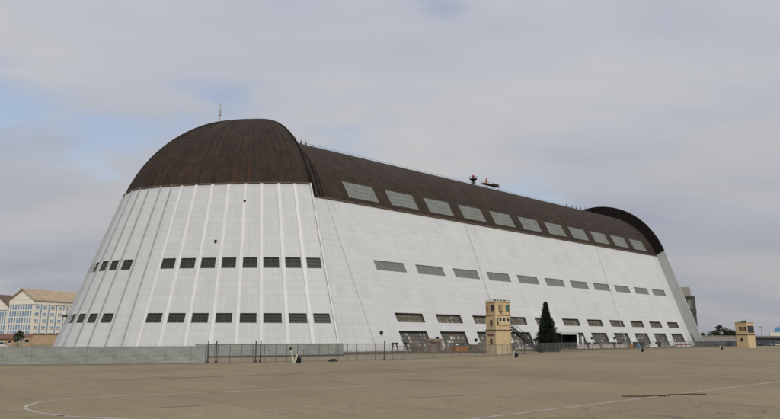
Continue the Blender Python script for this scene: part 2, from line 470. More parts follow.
def tag(o, label=None, cat=None, group=None, kind=None):
    if label: o['label'] = label
    if cat: o['category'] = cat
    if group: o['group'] = group
    if kind: o['kind'] = kind
    return o
def empty(name, loc=(0, 0, 0), rz=0.0, **kw):
    o = bpy.data.objects.new(name, None)
    col.objects.link(o)
    o.location = loc
    o.rotation_euler = (0, 0, rz)
    return tag(o, **kw)
def copy_tree(o, parent=None):
    c = o.copy()
    col.objects.link(c)
    if parent: c.parent = parent
    for ch in [x for x in o.children]:
        copy_tree(ch, c)
    return c

# ------------------------------------------------------------------ ground
g = MB()
S = 3500
g.poly([(-S, -S, 0), (S, -S, 0), (S, S, 0), (-S, S, 0)])
tag(g.build('ground', M['ground']), kind='structure')
def strip(mb, pts, wid, z):
    P = [Vector((x, y, 0)) for x, y in pts]
    L, Rr = [], []
    for i, p in enumerate(P):
        a = P[max(0, i-1)]; b = P[min(len(P)-1, i+1)]
        d = (b-a).normalized()
        n = Vector((-d.y, d.x, 0))
        L.append(p+n*wid/2); Rr.append(p-n*wid/2)
    for i in range(len(P)-1):
        mb.poly([(Rr[i].x, Rr[i].y, z), (Rr[i+1].x, Rr[i+1].y, z), (L[i+1].x, L[i+1].y, z), (L[i].x, L[i].y, z)])
curve = [(110.28, -45.27), (109.55, -50.3), (108.29, -55.19), (107.34, -59.02), (106.72, -62.02), (106.2, -64.8), (106.3, -66.3), (106.9, -67.75), (107.67, -68.6), (108.8, -69.25), (110.0, -69.60), (111.6, -69.62), (112.76, -69.39), (114.3, -68.98), (115.43, -68.42), (116.74, -67.52), (117.84, -66.8), (119.85, -65.59), (123, -63.6)]
def smoothc(pts, n=2):
    for _ in range(n):
        q = [pts[0]]
        for a, b in zip(pts[:-1], pts[1:]):
            q += [(a[0]*.75+b[0]*.25, a[1]*.75+b[1]*.25), (a[0]*.25+b[0]*.75, a[1]*.25+b[1]*.75)]
        q.append(pts[-1])
        pts = q
    return pts
curve = smoothc(curve)
m = MB(); strip(m, curve[:34], 0.34, 0.004); tag(m.build('painted_line', M['line_faint']), kind='structure')
m = MB(); strip(m, curve[33:], 0.22, 0.004); tag(m.build('painted_line', M['line']), kind='structure')
for pts, wd, mm in (([(107.0, -72.8), (110.6, -69.85)], 0.18, 'line_faint'), ([(110.2, -72.6), (114.5, -68.85)], 0.18, 'line_faint'),
                    ([(96.31, -63.3), (97.41, -61.88)], 0.45, 'line'), ([(127.0, -60), (127.2, -50), (127.35, -40.2), (127.5, -30), (127.5, -10), (127.4, 30), (127.2, 90)], 0.30, 'line_faint'),
                    ([(103, 40), (101, -40)], 0.3, 'line_faint'), ([(118.2, -70), (118.6, -30), (119, 20)], 0.14, 'line_faint')):
    m = MB(); strip(m, pts, wd, 0.004); tag(m.build('painted_line', M[mm]), kind='structure')
# darker strips of worn surface
for pts, wd in (([(114.0, -64.4), (114.2, -63.3), (114.5, -61.3)], 0.25), ([(93, -60), (94.5, -40), (95.5, -20)], .5), ([(86, -30), (88, 0), (88, 40)], .4), ([(118, -52), (119.5, -46)], 0.3)):
    m = MB(); strip(m, smoothc(pts), wd, 0.008); tag(m.build('surface_patch', M['patch']), kind='structure')
# dark weedy verge between the fence and the hangar
m = MB()
VG = [(43.5, -20), (52.8, -6.6), (54.0, 6.3), (57.0, 14), (55.5, 40), (53.0, 80), (52.0, 120), (52.0, 178)]
for a, b in zip(VG[:-1], VG[1:]):
    m.poly([(38.2, a[1], .012), (a[0], a[1], .012), (b[0], b[1], .012), (38.2, b[1], .012)])
tag(m.build('verge', M['verge']), kind='structure')
# grass tufts on the verge
rg = random.Random(3)
m = MB()
for i in range(6500):
    t_ = rg.random()
    y = -16+t_*190
    k = max(0, min(len(VG)-2, sum(1 for q in VG[1:-1] if q[1] < y)))
    xr = VG[k][0]+(VG[k+1][0]-VG[k][0])*(y-VG[k][1])/(VG[k+1][1]-VG[k][1])
    x = 41+(xr+1.2-41)*rg.random()
    h = rg.uniform(.08, .35); a = rg.random()*pi; wd = rg.uniform(.1, .3)
    dx, dy = cos(a)*wd, sin(a)*wd
    m.poly([(x-dx, y-dy, 0), (x+dx, y+dy, 0), (x+dx*.3+rg.uniform(-.2, .2), y+dy*.3, h)])
tag(m.build('grass', M['grass']), kind='stuff', label='dry dark weeds growing along the hangar base', cat='grass')

# ------------------------------------------------------------------ hangar
HG = dict(L=170.845)
def profile(w0, wb, zb, H):
    s = (wb-w0)/zb
    a, b = -300.0, zb-1e-3
    for _ in range(60):
        zc_ = (a+b)/2; B = H-zc_; u = (zb-zc_)/B
        if -wb*u/(B*(1-u*u)) - s < 0: a = zc_
        else: b = zc_
    B = H-zc_; u = (zb-zc_)/B; A = wb/math.sqrt(1-u*u)
    a0 = math.asin(u)
    def w_(z):
        return w0+s*z if z <= zb else A*math.sqrt(max(0, 1-((z-zc_)/B)**2))
    def top(k):           # k 0..1 -> height from zb to H, even in angle
        return zc_+B*sin(a0+(pi/2-a0)*k)
    return w_, top
wd_, topd = profile(43.2085, 30.5984, 37.4497, 60.0)
wb_, topb = profile(39.1393, 27.4093, 35.4963, 55.7197)
ZBD, ZBB, L = 37.4497, 35.4963, HG['L']
def plan(th):
    k = 1-0.1671*sin(2*th)
    s, c = sin(th), cos(th)
    e = 2/1.7273
    return math.copysign(abs(s)**e, s)*k, 0.8864*abs(c)**e*k
def dpt(th, z, off=0.0, far=False):
    """a point of the front door shell; off = metres outwards"""
    def raw(t, zz):
        r = wd_(zz)
        a, b = plan(t)
        return Vector((r*a, -r*b, zz))
    p = raw(th, z)
    if off:
        e = 1e-3
        t1, t2 = min(th+e, pi/2-1e-6), max(th-e, -pi/2+1e-6)
        d1 = raw(t1, z)-raw(t2, z)
        z1, z2 = min(z+.02, 59.99), max(z-.02, 0)
        d2 = raw(th, z1)-raw(th, z2)
        n = d1.cross(d2)
        if n.length > 1e-12:
            n.normalize()
            if n.dot(Vector((p.x, p.y, 0)) + Vector((0, 0, .3))) < 0: n = -n
            p = p+n*off
    if far:
        p = Vector((p.x, L-p.y, p.z))
    return p
# arc length of the plan, for texture coordinates
NS = 800
arc = [0.0]
pr = plan(-pi/2)
for i in range(1, NS+1):
    q = plan(-pi/2+pi*i/NS)
    arc.append(arc[-1]+math.hypot(q[0]-pr[0], q[1]-pr[1])*38)
    pr = q
def uarc(th):
    x = (th+pi/2)/pi*NS
    i = min(NS-1, max(0, int(x)))
    return arc[i]+(arc[i+1]-arc[i])*(x-i)

hangar = empty('airship_hangar', (0, 0, 0), label='enormous white airship hangar with dark brown domed roof behind the fence', cat='hangar')
WIN_TH_R = [1.4776-0.1447*k for k in range(8)]
WIN_TH_L = [0.153, 0.028, -0.098, -0.205, -0.305, -0.41, -0.52]
RIB_R = [0.547, 0.695, 0.842, 0.988, 1.125, 1.270, 1.405]
RIB_L = [0.318, 0.215, 0.09, -0.035, -0.16, -0.285, -0.41, -0.535, -0.67, -0.81, -0.95, -1.1, -1.25, -1.4]
SEAM = 0.415
ROWS = [(5.95, 7.95), (17.55, 19.9)]
def shell(name, ta, tb, wins, z0, z1, top, mat_, parent, far=False, nth=48, holes=True):
    ths = set(round(ta+(tb-ta)*i/nth, 5) for i in range(nth+1))
    for (a, b) in wins:
        ths |= {round(a, 5), round(b, 5)}
    ths = sorted(ths)
    # drop grid lines that nearly coincide
    keep = []
    wset = {round(x, 5) for ab in wins for x in ab}
    for t_ in ths:
        if keep and t_-keep[-1] < 0.004:
            if t_ in wset: keep[-1] = t_
            continue
        keep.append(t_)
    ths = keep
    if top:
        zs = [topd(k/26) for k in range(27)]
    else:
        zs = [z0]+[z for r in ROWS for z in r]+[12.7, 25.7, 31.5, z1]
        zs = sorted(zs)
    m = MB()
    for i in range(len(ths)-1):
        for j in range(len(zs)-1):
            t1, t2, a, b = ths[i], ths[i+1], zs[j], zs[j+1]
            tm, zm = (t1+t2)/2, (a+b)/2
            if not top and holes and any(w[0] < tm < w[1] for w in wins) and any(r[0] < zm < r[1] for r in ROWS):
                continue
            P = [dpt(t1, a, 0, far), dpt(t2, a, 0, far), dpt(t2, b, 0, far), dpt(t1, b, 0, far)]
            uv = [(uarc(t1), a*1.06), (uarc(t2), a*1.06), (uarc(t2), b*1.06), (uarc(t1), b*1.06)]
            if far: P, uv = P[::-1], uv[::-1]
            m.poly(P, 0, uv)
    return m.build(name, mat_, parent, weld=True, smooth=top)
def rib(m, th, za, zb_, wid, proud, n=1, far=False, zs=None):
    zs = zs or [za+(zb_-za)*k/n for k in range(n+1)]
    rings = []
    for z in zs:
        z = min(z, 59.97)
        r = max(wd_(z), 1.0)
        dt = wid/2/(r*1.0)
        tl, tr = th-dt, min(th+dt, pi/2)
        rings.append([dpt(tl, z, -0.05, far), dpt(tl, z, proud, far), dpt(tr, z, proud, far), dpt(tr, z, -0.05, far)])
    for a, b in zip(rings[:-1], rings[1:]):
        for i in range(3):
            m.poly([a[i], a[i+1], b[i+1], b[i]])
def window_mesh(P, nu, nv, wu, wv, depth, fr=0.16, br=0.07, pr=0.12):
    """P(u,v,d) with u,v in 0..1 and d metres inwards -> reveal, pane (slot 0) and bars (slot 1)"""
    m = MB()
    m.poly([P(0, 0, depth), P(1, 0, depth), P(1, 1, depth), P(0, 1, depth)], 0, [(0, 0), (wu, 0), (wu, wv), (0, wv)])
    for (a, b) in (((0, 0), (1, 0)), ((1, 0), (1, 1)), ((1, 1), (0, 1)), ((0, 1), (0, 0))):
        m.poly([P(*a, 0), P(*b, 0), P(*b, depth), P(*a, depth)], 1)
    def barq(u1, v1, u2, v2):
        d0, d1 = depth-0.005, depth-pr
        A = [P(u1, v1, d1), P(u2, v1, d1), P(u2, v2, d1), P(u1, v2, d1)]
        B = [P(u1, v1, d0), P(u2, v1, d0), P(u2, v2, d0), P(u1, v2, d0)]
        m.poly(A, 1)
        for i in range(4):
            j = (i+1) % 4
            m.poly([B[i], B[j], A[j], A[i]], 1)
    fu, fv = fr/wu, fr/wv
    barq(0, 0, fu, 1); barq(1-fu, 0, 1, 1); barq(fu, 0, 1-fu, fv); barq(fu, 1-fv, 1-fu, 1)
    for i in range(1, nu):
        b = br*(1.8 if i % 4 == 0 else 1)
        barq(i/nu-b/2/wu, fv, i/nu+b/2/wu, 1-fv)
    for j in range(1, nv):
        barq(fu, j/nv-br/2/wv+0.0004, 1-fu, j/nv+br/2/wv+0.0004)
    return m
def front_door(far=False):
    for side_, ta, tb, wins, hw, ribs in (('right', SEAM, pi/2, WIN_TH_R, 0.053, RIB_R), ('left', -pi/2, SEAM, WIN_TH_L, 0.040, RIB_L)):
        ww = [] if far else [(t_-hw, t_+hw) for t_ in wins]
        leaf = shell('door_leaf', ta, tb, ww, 0.0, ZBD, False, M['white'], hangar, far, 48 if side_ == 'right' else 60)
        if not far:
            leaf['label'] = 'white right leaf of the curved end door' if side_ == 'right' else 'white left leaf of the curved end door'
            m = MB()
            for t_ in ribs:
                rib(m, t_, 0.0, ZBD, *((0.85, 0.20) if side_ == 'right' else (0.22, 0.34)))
            if side_ == 'right':
                rib(m, SEAM, 0.0, ZBD, 0.62, 0.2)
                rib(m, pi/2-0.008, 0.0, ZBD, 0.7, 0.40)
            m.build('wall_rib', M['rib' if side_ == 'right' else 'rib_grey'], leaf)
            for (a, b) in ww:
                for (za, zb_) in ROWS:
                    P = lambda u, v, d, a=a, b=b, za=za, zb_=zb_: dpt(a+(b-a)*u, za+(zb_-za)*v, -d)
                    wu = (P(1, 0, 0)-P(0, 0, 0)).length
                    window_mesh(P, 8, 3, wu, 2.2, 0.35, 0.14, 0.06).build('window', [M['pane_dark'], M['mull_dark']], leaf)
        else:
            m = MB()
            for t_ in ribs:
                if t_ > 0.6: rib(m, t_, 0.0, ZBD, 0.55, 0.38, far=True)
            if m.v: m.build('wall_rib', M['rib'], leaf)
        dome = shell('dome_roof', ta, tb, [], 0, 0, True, M['roof'], hangar, far, 64)
        m = MB()
        allr = list(ribs) + [(a+b)/2 for a, b in zip(sorted(ribs)[:-1], sorted(ribs)[1:])]
        zs = [topd(k/22) for k in range(21)]
        if not far:
            for t_ in allr:
                rib(m, t_, 0, 0, 0.30, 0.10, zs=zs)
            m.build('roof_seam', M['roof'], dome)
            m = MB()
            nn = 40
            for i in range(nn):
                t1, t2 = ta+(tb-ta)*i/nn, ta+(tb-ta)*(i+1)/nn
                z = ZBD
                A = [dpt(t1, z-.12, .30), dpt(t2, z-.12, .30), dpt(t2, z+.16, .30), dpt(t1, z+.16, .30)]
                B = [dpt(t1, z-.12, -.05), dpt(t2, z-.12, -.05), dpt(t2, z+.16, -.05), dpt(t1, z+.16, -.05)]
                m.poly(A); m.poly([B[0], B[1], A[1], A[0]]); m.poly([A[3], A[2], B[2], B[3]])
            m.build('roof_edge_trim', M['trim'], dome)
front_door(False)
front_door(True)

# ---- long body
M['seam_pale'] = mat('pale_wall_joint', (0.50, 0.50, 0.49), 0.8, 0.1, 0.5)
M['seam'] = mat('grey_wall_joint', (0.40, 0.40, 0.39), 0.8, 0.1, 0.5)
def crease(z): return 12.9-0.19*z
def skew(Y, z):
    """the window columns lean a little along the wall"""
    w_ = max(0.0, min(1.0, (Y-4)/16.0, (L-Y)/5.0))
    return Y+(-.24+.0013*Y)*z*w_
def toY(y, z):
    Y = y
    for _ in range(30):
        Y += (y-skew(Y, z))*.7
    return Y
def bpt(y, z, off=0.0, s=1, far=False):
    y = skew(y, z)
    x = wb_(z)
    c = crease(z)
    if y < c: x -= 0.06*(c-y)
    p = Vector((x, y, z))
    if off:
        z1, z2 = min(z+.05, 55.7), max(z-.05, 0)
        d = Vector((wb_(z1)-wb_(z2), 0, z1-z2))
        n = Vector((d.z, 0, -d.x)).normalized()
        p += n*off
    p.x *= s
    return p
OPEN_G = [(20.9+13.5*k, 29.9+13.5*k, .25, 4.55) for k in range(11)]
OPEN_L = [(20.6+13.55*k, 29.6+13.5*k, 6.6, 8.75) for k in range(11)]
WIN_M = [(17.5+13.72*k, 27.2+13.75*k, 18.8, 21.2) for k in range(11)]
SKY_W = [(13.2+14.06*k, 23.0+14.1*k, 37.0, 41.3) for k in range(11)]
for _l in (OPEN_G, OPEN_L, WIN_M, SKY_W):
    _l[:] = [(toY(a, (c+d)/2), toY(b, (c+d)/2), c, d) for a, b, c, d in _l]
def body_side(rects, zs, nm, mt, s, smooth=False, v0=0):
    ys = {round(v, 3) for r in rects for v in r[:2]} | {float(k) for k in (0, 3, 6, 9, 12)} | {float(v) for v in range(16, 168, 8)} | {L}
    ys = sorted(ys)
    k2 = []
    for y in ys:
        if k2 and y-k2[-1] < 0.05: continue
        k2.append(y)
    ys = k2
    m = MB()
    va = [0.0]
    for a, b in zip(zs[:-1], zs[1:]):
        va.append(va[-1]+math.hypot(wb_(a)-wb_(b), b-a))
    for i in range(len(ys)-1):
        for j in range(len(zs)-1):
            ym, zm = (ys[i]+ys[i+1])/2, (zs[j]+zs[j+1])/2
            if any(r[0] < ym < r[1] and r[2] < zm < r[3] for r in rects): continue
            P = [bpt(ys[i], zs[j], 0, s), bpt(ys[i+1], zs[j], 0, s), bpt(ys[i+1], zs[j+1], 0, s), bpt(ys[i], zs[j+1], 0, s)]
            uv = [(ys[i]+200, va[j]+v0), (ys[i+1]+200, va[j]+v0), (ys[i+1]+200, va[j+1]+v0), (ys[i]+200, va[j+1]+v0)]
            if s < 0: P, uv = P[::-1], uv[::-1]
            m.poly(P, 0, uv)
    return m.build(nm, mt, hangar, weld=True, smooth=smooth)
zsw = sorted({0.0, .25, 4.55, 6.6, 8.75, 14.0, 18.8, 21.2, 26.0, 31.0, ZBB})
zsr = sorted({ZBB, 37.0, 41.3} | {topb(k/20) for k in range(1, 21) if abs(topb(k/20)-37.0) > .4 and abs(topb(k/20)-41.3) > .4})
wall_r = body_side(OPEN_G+OPEN_L+WIN_M, zsw, 'side_wall', M['white'], 1)
body_side([], zsw, 'side_wall', M['white'], -1)
roof_r = body_side(SKY_W, zsr, 'roof', M['roof'], 1, True)
body_side([], zsr, 'roof', M['roof'], -1, True)
def side_windows(rects, parent, name, nu, nv, depth, mats, fr, br, pr=0.12):
    for r in rects:
        P = lambda u, v, d, r=r: bpt(r[0]+(r[1]-r[0])*u, r[2]+(r[3]-r[2])*v, -d)
        wv = (P(0, 1, 0)-P(0, 0, 0)).length
        mb = window_mesh(P, nu, nv, r[1]-r[0], wv, depth, fr, br, pr)
        mb.uv = [[(a+r[0]*3.1, b) for a, b in f] for f in mb.uv]
        mb.build(name, mats, parent)
side_windows(WIN_M, wall_r, 'window', 8, 2, 0.2, [M['pane_green'], M['mull_green']], 0.12, 0.04, 0.03)
side_windows(OPEN_L, wall_r, 'window', 14, 2, 0.75, [M['pane_low'], M['mull']], 0.14, 0.09)
side_windows(OPEN_G, wall_r, 'glazed_bay', 10, 5, 0.85, [M['pane_ground'], M['mull']], 0.16, 0.08)
side_windows(SKY_W, roof_r, 'roof_window', 8, 4, 0.12, [M['pane_green'], M['mull_green']], 0.12, 0.04, 0.03)
# seams down the long wall and the trim under the roof
for (ya, za, yb, zb_) in ((crease(ZBB), ZBB, crease(0), 0.2), (55.1, ZBB, 57.5, 0.2), (125.0, ZBB, 121.0, 0.2)):
    m = MB()
    n = 12
    for i in range(n):
        def Q(k, dy, o): return bpt(toY(ya+(yb-ya)*k+dy, za+(zb_-za)*k), za+(zb_-za)*k, o)
        k1, k2_ = i/n, (i+1)/n
        A = [Q(k1, -.12, .04), Q(k1, .12, .04), Q(k2_, .12, .04), Q(k2_, -.12, .04)]
        B = [Q(k1, -.12, -.02), Q(k1, .12, -.02), Q(k2_, .12, -.02), Q(k2_, -.12, -.02)]
        m.poly(A); m.poly([A[0], A[3], B[3], B[0]]); m.poly([A[1], B[1], B[2], A[2]])
    m.build('wall_seam', M['seam' if ya > 20 else 'seam_pale'], wall_r)
m = MB()
ysr = [0, 4, 8] + [x for x in range(12, 171, 10)] + [L-.02]
for a, b in zip(ysr[:-1], ysr[1:]):
    z = ZBB
    A = [bpt(a, z-.14, .3), bpt(b, z-.14, .3), bpt(b, z+.14, .3), bpt(a, z+.14, .3)]
    B = [bpt(a, z-.14, -.05), bpt(b, z-.14, -.05), bpt(b, z+.14, -.05), bpt(a, z+.14, -.05)]
    m.poly(A); m.poly([B[0], B[1], A[1], A[0]]); m.poly([A[3], A[2], B[2], B[3]])
m.build('roof_edge_trim', M['trim'], roof_r)
# raised arches on the roof next to the front dome
for y0, pr_ in ((1.2, .9), (3.4, .7), (5.6, .45), (7.8, .3)):
    m = MB()
    ks = [topb(k/24) for k in range(25)]
    for a, b in zip(ks[:-1], ks[1:]):
        A = [bpt(y0-.35, a, pr_), bpt(y0+.35, a, pr_), bpt(y0+.35, b, pr_), bpt(y0-.35, b, pr_)]
        B = [bpt(y0-.35, a, -.05), bpt(y0+.35, a, -.05), bpt(y0+.35, b, -.05), bpt(y0-.35, b, -.05)]
        m.poly(A); m.poly([A[1], B[1], B[2], A[2]]); m.poly([B[0], A[0], A[3], B[3]])
    m.build('roof_arch', M['roof'], roof_r)
# door edges closing the step between door shell and body (both ends)
def edge(y, off, sgn):
    for s in (1, -1):
        mw, mr = MB(), MB()
        n = 30
        low = [((wb_(ZBB*k/8)-1.2, ZBB*k/8), (wd_(ZBD*k/8)+off, ZBD*k/8)) for k in range(9)]
        up = [((wb_(min(topb(k/n), 55.7))-1.2*(1-k/n), min(topb(k/n), 55.7)), (wd_(min(topd(k/n), 60))+off, min(topd(k/n), 60))) for k in range(n+1)]
        for seq, mm in ((low, mw), (up, mr)):
            for (a1, b1), (a2, b2) in zip(seq[:-1], seq[1:]):
                q = [(s*a1[0], y, a1[1]), (s*b1[0], y, b1[1]), (s*b2[0], y, b2[1]), (s*a2[0], y, a2[1])]
                mm.poly(q if s*sgn > 0 else q[::-1])
                # lip with thickness
                q = [(s*b1[0], y, b1[1]), (s*b1[0], y+sgn*.5, b1[1]), (s*b2[0], y+sgn*.5, b2[1]), (s*b2[0], y, b2[1])]
                mm.poly(q)
        mw.build('door_edge', M['grey_edge'], hangar)
        mr.build('dome_edge', M['dome_under'], hangar)
edge(L-0.02, 0.02, 1)
edge(0.02, 0.02, -1)
# railing along the crown, wall lamps, a raised shade at the left door
m = MB()
for k in range(62):
    y = 9+k*2.6
    m.tube((5.4, y, 55.0), (5.4, y, 56.0), 0.035, n=4)
m.bar((5.4, 9, 56.0), (5.4, 168, 56.0), 0.05)
m.build('crown_railing', M['dark'], roof_r)
for y, z in ((14.9, 4.16), (32.3, 2.95), (31.9, 1.2), (46.1, 2.5), (46.3, 1.0), (60.0, 2.6), (100.8, 3.0), (114.2, 3.0)):
    p = bpt(toY(y, z), z, 0.0)
    m = MB()
    m.box((p.x+.35, y, z), (.5, .55, .6))
    m.box((p.x+.1, y, z+.1), (.5, .12, .12))
    m.build('wall_lamp', M['black'], wall_r)
leafs = [o for o in hangar.children if o.name.startswith('door_leaf')]
for t_, z in ((0.99, 33.0), (0.79, 23.6)):
    p = dpt(t_, z, .2)
    m = MB(); m.box(p, (.42, .42, .5)); m.box(p+Vector((0, 0, -.3)), (.2, .2, .2)); m.build('door_lamp', M['black'], leafs[0])
p = dpt(-0.40, 8.0, 1.0)
m = MB(); m.box(p+Vector((0, 0, .1)), (.9, 1.2, .9), 0, rz=.9); m.box(p+Vector((0, 0, -.6)), (.7, 1.0, .5), 1, rz=.9)
m.build('window_shade', [M['whitep'], M['dark']], leafs[1])

# ------------------------------------------------------------------ things on the roof
def mast(x, y, z, h, r, label, mt='post'):
    m = MB()
    m.tube((0, 0, 0), (0, 0, h), r, r*.6, 6)
    m.box((0, 0, .08), (r*5, r*5, .16))
    m.tube((0, 0, h*.35), (0, 0, h*.62), r*2.2, r*2.2, 6)
    return tag(m.build('antenna_mast', M[mt], loc=(x, y, z)), label, 'antenna', 'antenna masts on the hangar roof')
mast(0, -9.0, 58.1, 5.4, .15, 'tall pale antenna mast standing on top of the front dome', 'greymast')
mast(6, 10.6, 54.6, 2.6, .10, 'short dark antenna on the roof ridge right behind the front dome', 'dark')
mast(6, 12.4, 54.6, 2.2, .10, 'middle one of three short antennas on the ridge behind the front dome', 'dark')
mast(6, 14.1, 54.6, 2.0, .08, 'third short antenna from the front dome on the roof ridge', 'dark')
for i, (y, h) in enumerate(((143.4, 2.6), (147.5, 2.4), (150.5, 2.2), (154.0, 3.0), (157.5, 3.2), (160.3, 2.9))):
    o = mast(4.2, y, 55.2, h, .07, ['nearest', 'second', 'third', 'fourth', 'fifth', 'farthest'][i]+' of six thin masts on the ridge before the far dome', 'dark')
# two warning beacons on little platforms
b1 = empty('roof_beacon', (5, 84.9, 55.6), label='red warning beacon on a small raised platform on the roof ridge', cat='beacon')
m = MB()
for a in range(4):
    m.tube((.8*cos(a*pi/2+.5), .8*sin(a*pi/2+.5), 0), (.6*cos(a*pi/2+.5), .6*sin(a*pi/2+.5), 1.9), .09, n=5)
m.bar((-.55, -.3, 0.1), (.5, .4, 1.8), .09); m.tube((0, 0, .3), (0, 0, 1.9), .3, .55, 8)
m.build('stand', M['dark'], b1)
m = MB(); m.tube((0, 0, 1.9), (0, 0, 2.05), 1.35, n=12)
for k in range(10):
    a = k*2*pi/10
    m.tube((1.3*cos(a), 1.3*sin(a), 2.0), (1.3*cos(a), 1.3*sin(a), 2.8), .05, n=4)
    b = (k+1)*2*pi/10
    m.bar((1.3*cos(a), 1.3*sin(a), 2.8), (1.3*cos(b), 1.3*sin(b), 2.8), .05)
m.build('platform', M['dark'], b1)
m = MB(); m.tube((0, 0, 2.05), (0, 0, 2.6), .35, n=10, mi=1); m.tube((0, 0, 2.6), (0, 0, 3.3), .42, .38, 10); m.tube((0, 0, 3.3), (0, 0, 3.6), .38, .1, 10)
m.build('lamp', [M['redp'], M['dark']], b1)
b2 = empty('roof_beacon', (5, 92.6, 56.1), label='orange beacon lamp beside a long low platform on the roof ridge', cat='beacon')
m = MB(); m.box((0, 1.5, .8), (1.6, 9.0, .2))
for k in range(8):
    y = -2.9+k*1.26
    m.tube((.75, y, .85), (.75, y, 1.6), .045, n=4); m.tube((-.75, y, .85), (-.75, y, 1.6), .045, n=4)
    m.tube((.6, y, -.3), (.6, y, .75), .06, n=4)
m.bar((.75, -2.9, 1.6), (.75, 5.9, 1.6), .05); m.bar((-.75, -2.9, 1.6), (-.75, 5.9, 1.6), .05)
m.box((0, 4.0, 1.2), (1.2, 3.2, .7))
m.build('platform', M['dark'], b2)
m = MB(); m.tube((0, -.6, .9), (0, -.6, 2.6), .36, n=10); m.tube((0, -.6, 2.6), (0, -.6, 3.0), .36, .12, 10, mi=1)
m.build('lamp', [M['orange'], M['redp']], b2)

# ------------------------------------------------------------------ fences
def seg_pts(P, step, start=0.0):
    out_, d0 = [], start
    for a, b in zip(P[:-1], P[1:]):
        a, b = Vector((*a, 0)), Vector((*b, 0))
        L_ = (b-a).length
        d = d0
        while d < L_:
            out_.append(a+(b-a)*d/L_)
            d += step
        d0 = d-L_
    return out_
def fence_run(root, P, h, screen, step, mat_post, post_r, base=0.05, rail=True, midrail=None):
    u = 0
    m = MB()
    for a, b in zip(P[:-1], P[1:]):
        L_ = math.hypot(b[0]-a[0], b[1]-a[1])
        nx = max(1, int(L_/.5)) if screen else 1
        nz_ = 5 if screen else 1
        nrm = Vector((-(b[1]-a[1])/L_, (b[0]-a[0])/L_, 0))
        def W_(i, j):
            k = i/nx
            s_ = u+L_*k
            d = (sin(s_*2.1+j*1.3)*.05+sin(s_*5.3+j)*.03+sin(s_*.7)*.06)*sin(pi*min(1, (j+.3)/nz_)) if screen else 0
            sag = -.05*abs(sin(s_*pi/3.0))*(1+.8*sin(s_*.37)) if screen and j == nz_ else 0
            low = .10*max(0, sin(s_*.9+2)*sin(s_*.23)) if screen and j == 0 else 0
            return (a[0]+(b[0]-a[0])*k+nrm.x*d, a[1]+(b[1]-a[1])*k+nrm.y*d, base+low+(h-base)*j/nz_+sag)
        for i in range(nx):
            for j in range(nz_):
                m.poly([W_(i, j), W_(i+1, j), W_(i+1, j+1), W_(i, j+1)], 0, [(u+L_*i/nx, h*j/nz_), (u+L_*(i+1)/nx, h*j/nz_), (u+L_*(i+1)/nx, h*(j+1)/nz_), (u+L_*i/nx, h*(j+1)/nz_)])
        u += L_
    m.build('windscreen' if screen else 'chain_link_mesh', M['screen'] if screen else M['wire'], root)
    m = MB()
    for a, b in zip(P[:-1], P[1:]):
        m.tube((*a, h+.02), (*b, h+.02), .035, n=5)
        if midrail: m.tube((*a, midrail), (*b, midrail), .05, n=5)
        m.tube((*a, .1), (*b, .1), .025, n=4)
    m.build('rail', mat_post, root)
    pts = seg_pts(P, step)
    ms = MB(); ms.tube((0, 0, 0), (0, 0, h+.1), post_r, n=6)
    first = ms.build('fence_post', mat_post, root, loc=pts[0])
    for q in pts[1:]:
        o = first.copy(); col.objects.link(o); o.parent = root; o.location = q
A0 = [(44, -104), (53.5, -82), (61.2, -62.5), (65.7, -52.9), (69.72, -41.1)]
f1 = empty('screened_fence', (0, 0, 0), label='long fence covered in plain grey green windscreen cloth on the left', cat='fence')
off = 0.12
fence_run(f1, A0, 2.12, True, 3.0, M['post_light'], .035)
f2 = empty('screened_fence', (0, 0, 0), label='short cloth covered fence set back behind the chain link, before the curved door', cat='fence')
fence_run(f2, [(50.4, -34.1), (53.3, -24.15), (56.24, -9.3)], 2.1, True, 3.0, M['post'], .04)
m = MB(); m.bar((50.62, -33.5, .12), (53.32, -24.15, .12), .3, .26); m.bar((53.32, -24.15, .12), (56.26, -9.3, .12), .3, .26); m.build('kerb', M['dark'], f2)
f3 = empty('chain_link_fence', (0, 0, 0), label='see-through chain link fence of many posts running along the hangar', cat='fence')
C1 = [(69.7, -41.3), (71.3, -34.2), (72.6, -28.5), (74.2, -18), (74.9, -14)]
fence_run(f3, C1, 2.35, False, 1.55, M['post'], .045)
f4 = empty('chain_link_fence', (0, 0, 0), label='chain link fence with closely set thin posts passing the yellow tower', cat='fence')
C2 = [(74.9, -14), (74.2, -6), (72.8, 6), (71.0, 15.5), (67.8, 30), (63.5, 48), (60.6, 66), (60, 90), (60, 127), (61, 172)]
fence_run(f4, C2, 2.0, False, 2.4, M['post'], .04)
gp = None
for (x, y, h, lab) in ((69.75, -41.0, 2.75, 'dark gate post at the end of the cloth covered fence'), (70.2, -40.1, 2.75, 'dark gate post just right of the post ending the cloth covered fence'),
                       (71.1, -34.9, 2.85, 'left of two close gate posts with a low wheel'), (71.3, -34.3, 2.85, 'right of two close gate posts with a low wheel'), (74.9, -15.6, 2.75, 'thick grey gate post near the right foot of the curved door')):
    if gp is None:
        gp = empty('gate_post', (x, y, 0), label=lab, cat='post', group='gate posts along the chain link fence')
        m = MB(); m.tube((0, 0, 0), (0, 0, h), .085, n=8); m.build('post', M['post_dark'], gp)
        m = MB(); m.tube((0, 0, h), (0, 0, h+.1), .14, .05, n=8); m.tube((0, 0, .05), (0, 0, .3), .17, n=8); m.build('cap', M['post_dark'], gp)
    else:
        o = copy_tree(gp); o.location = (x, y, 0); o['label'] = lab

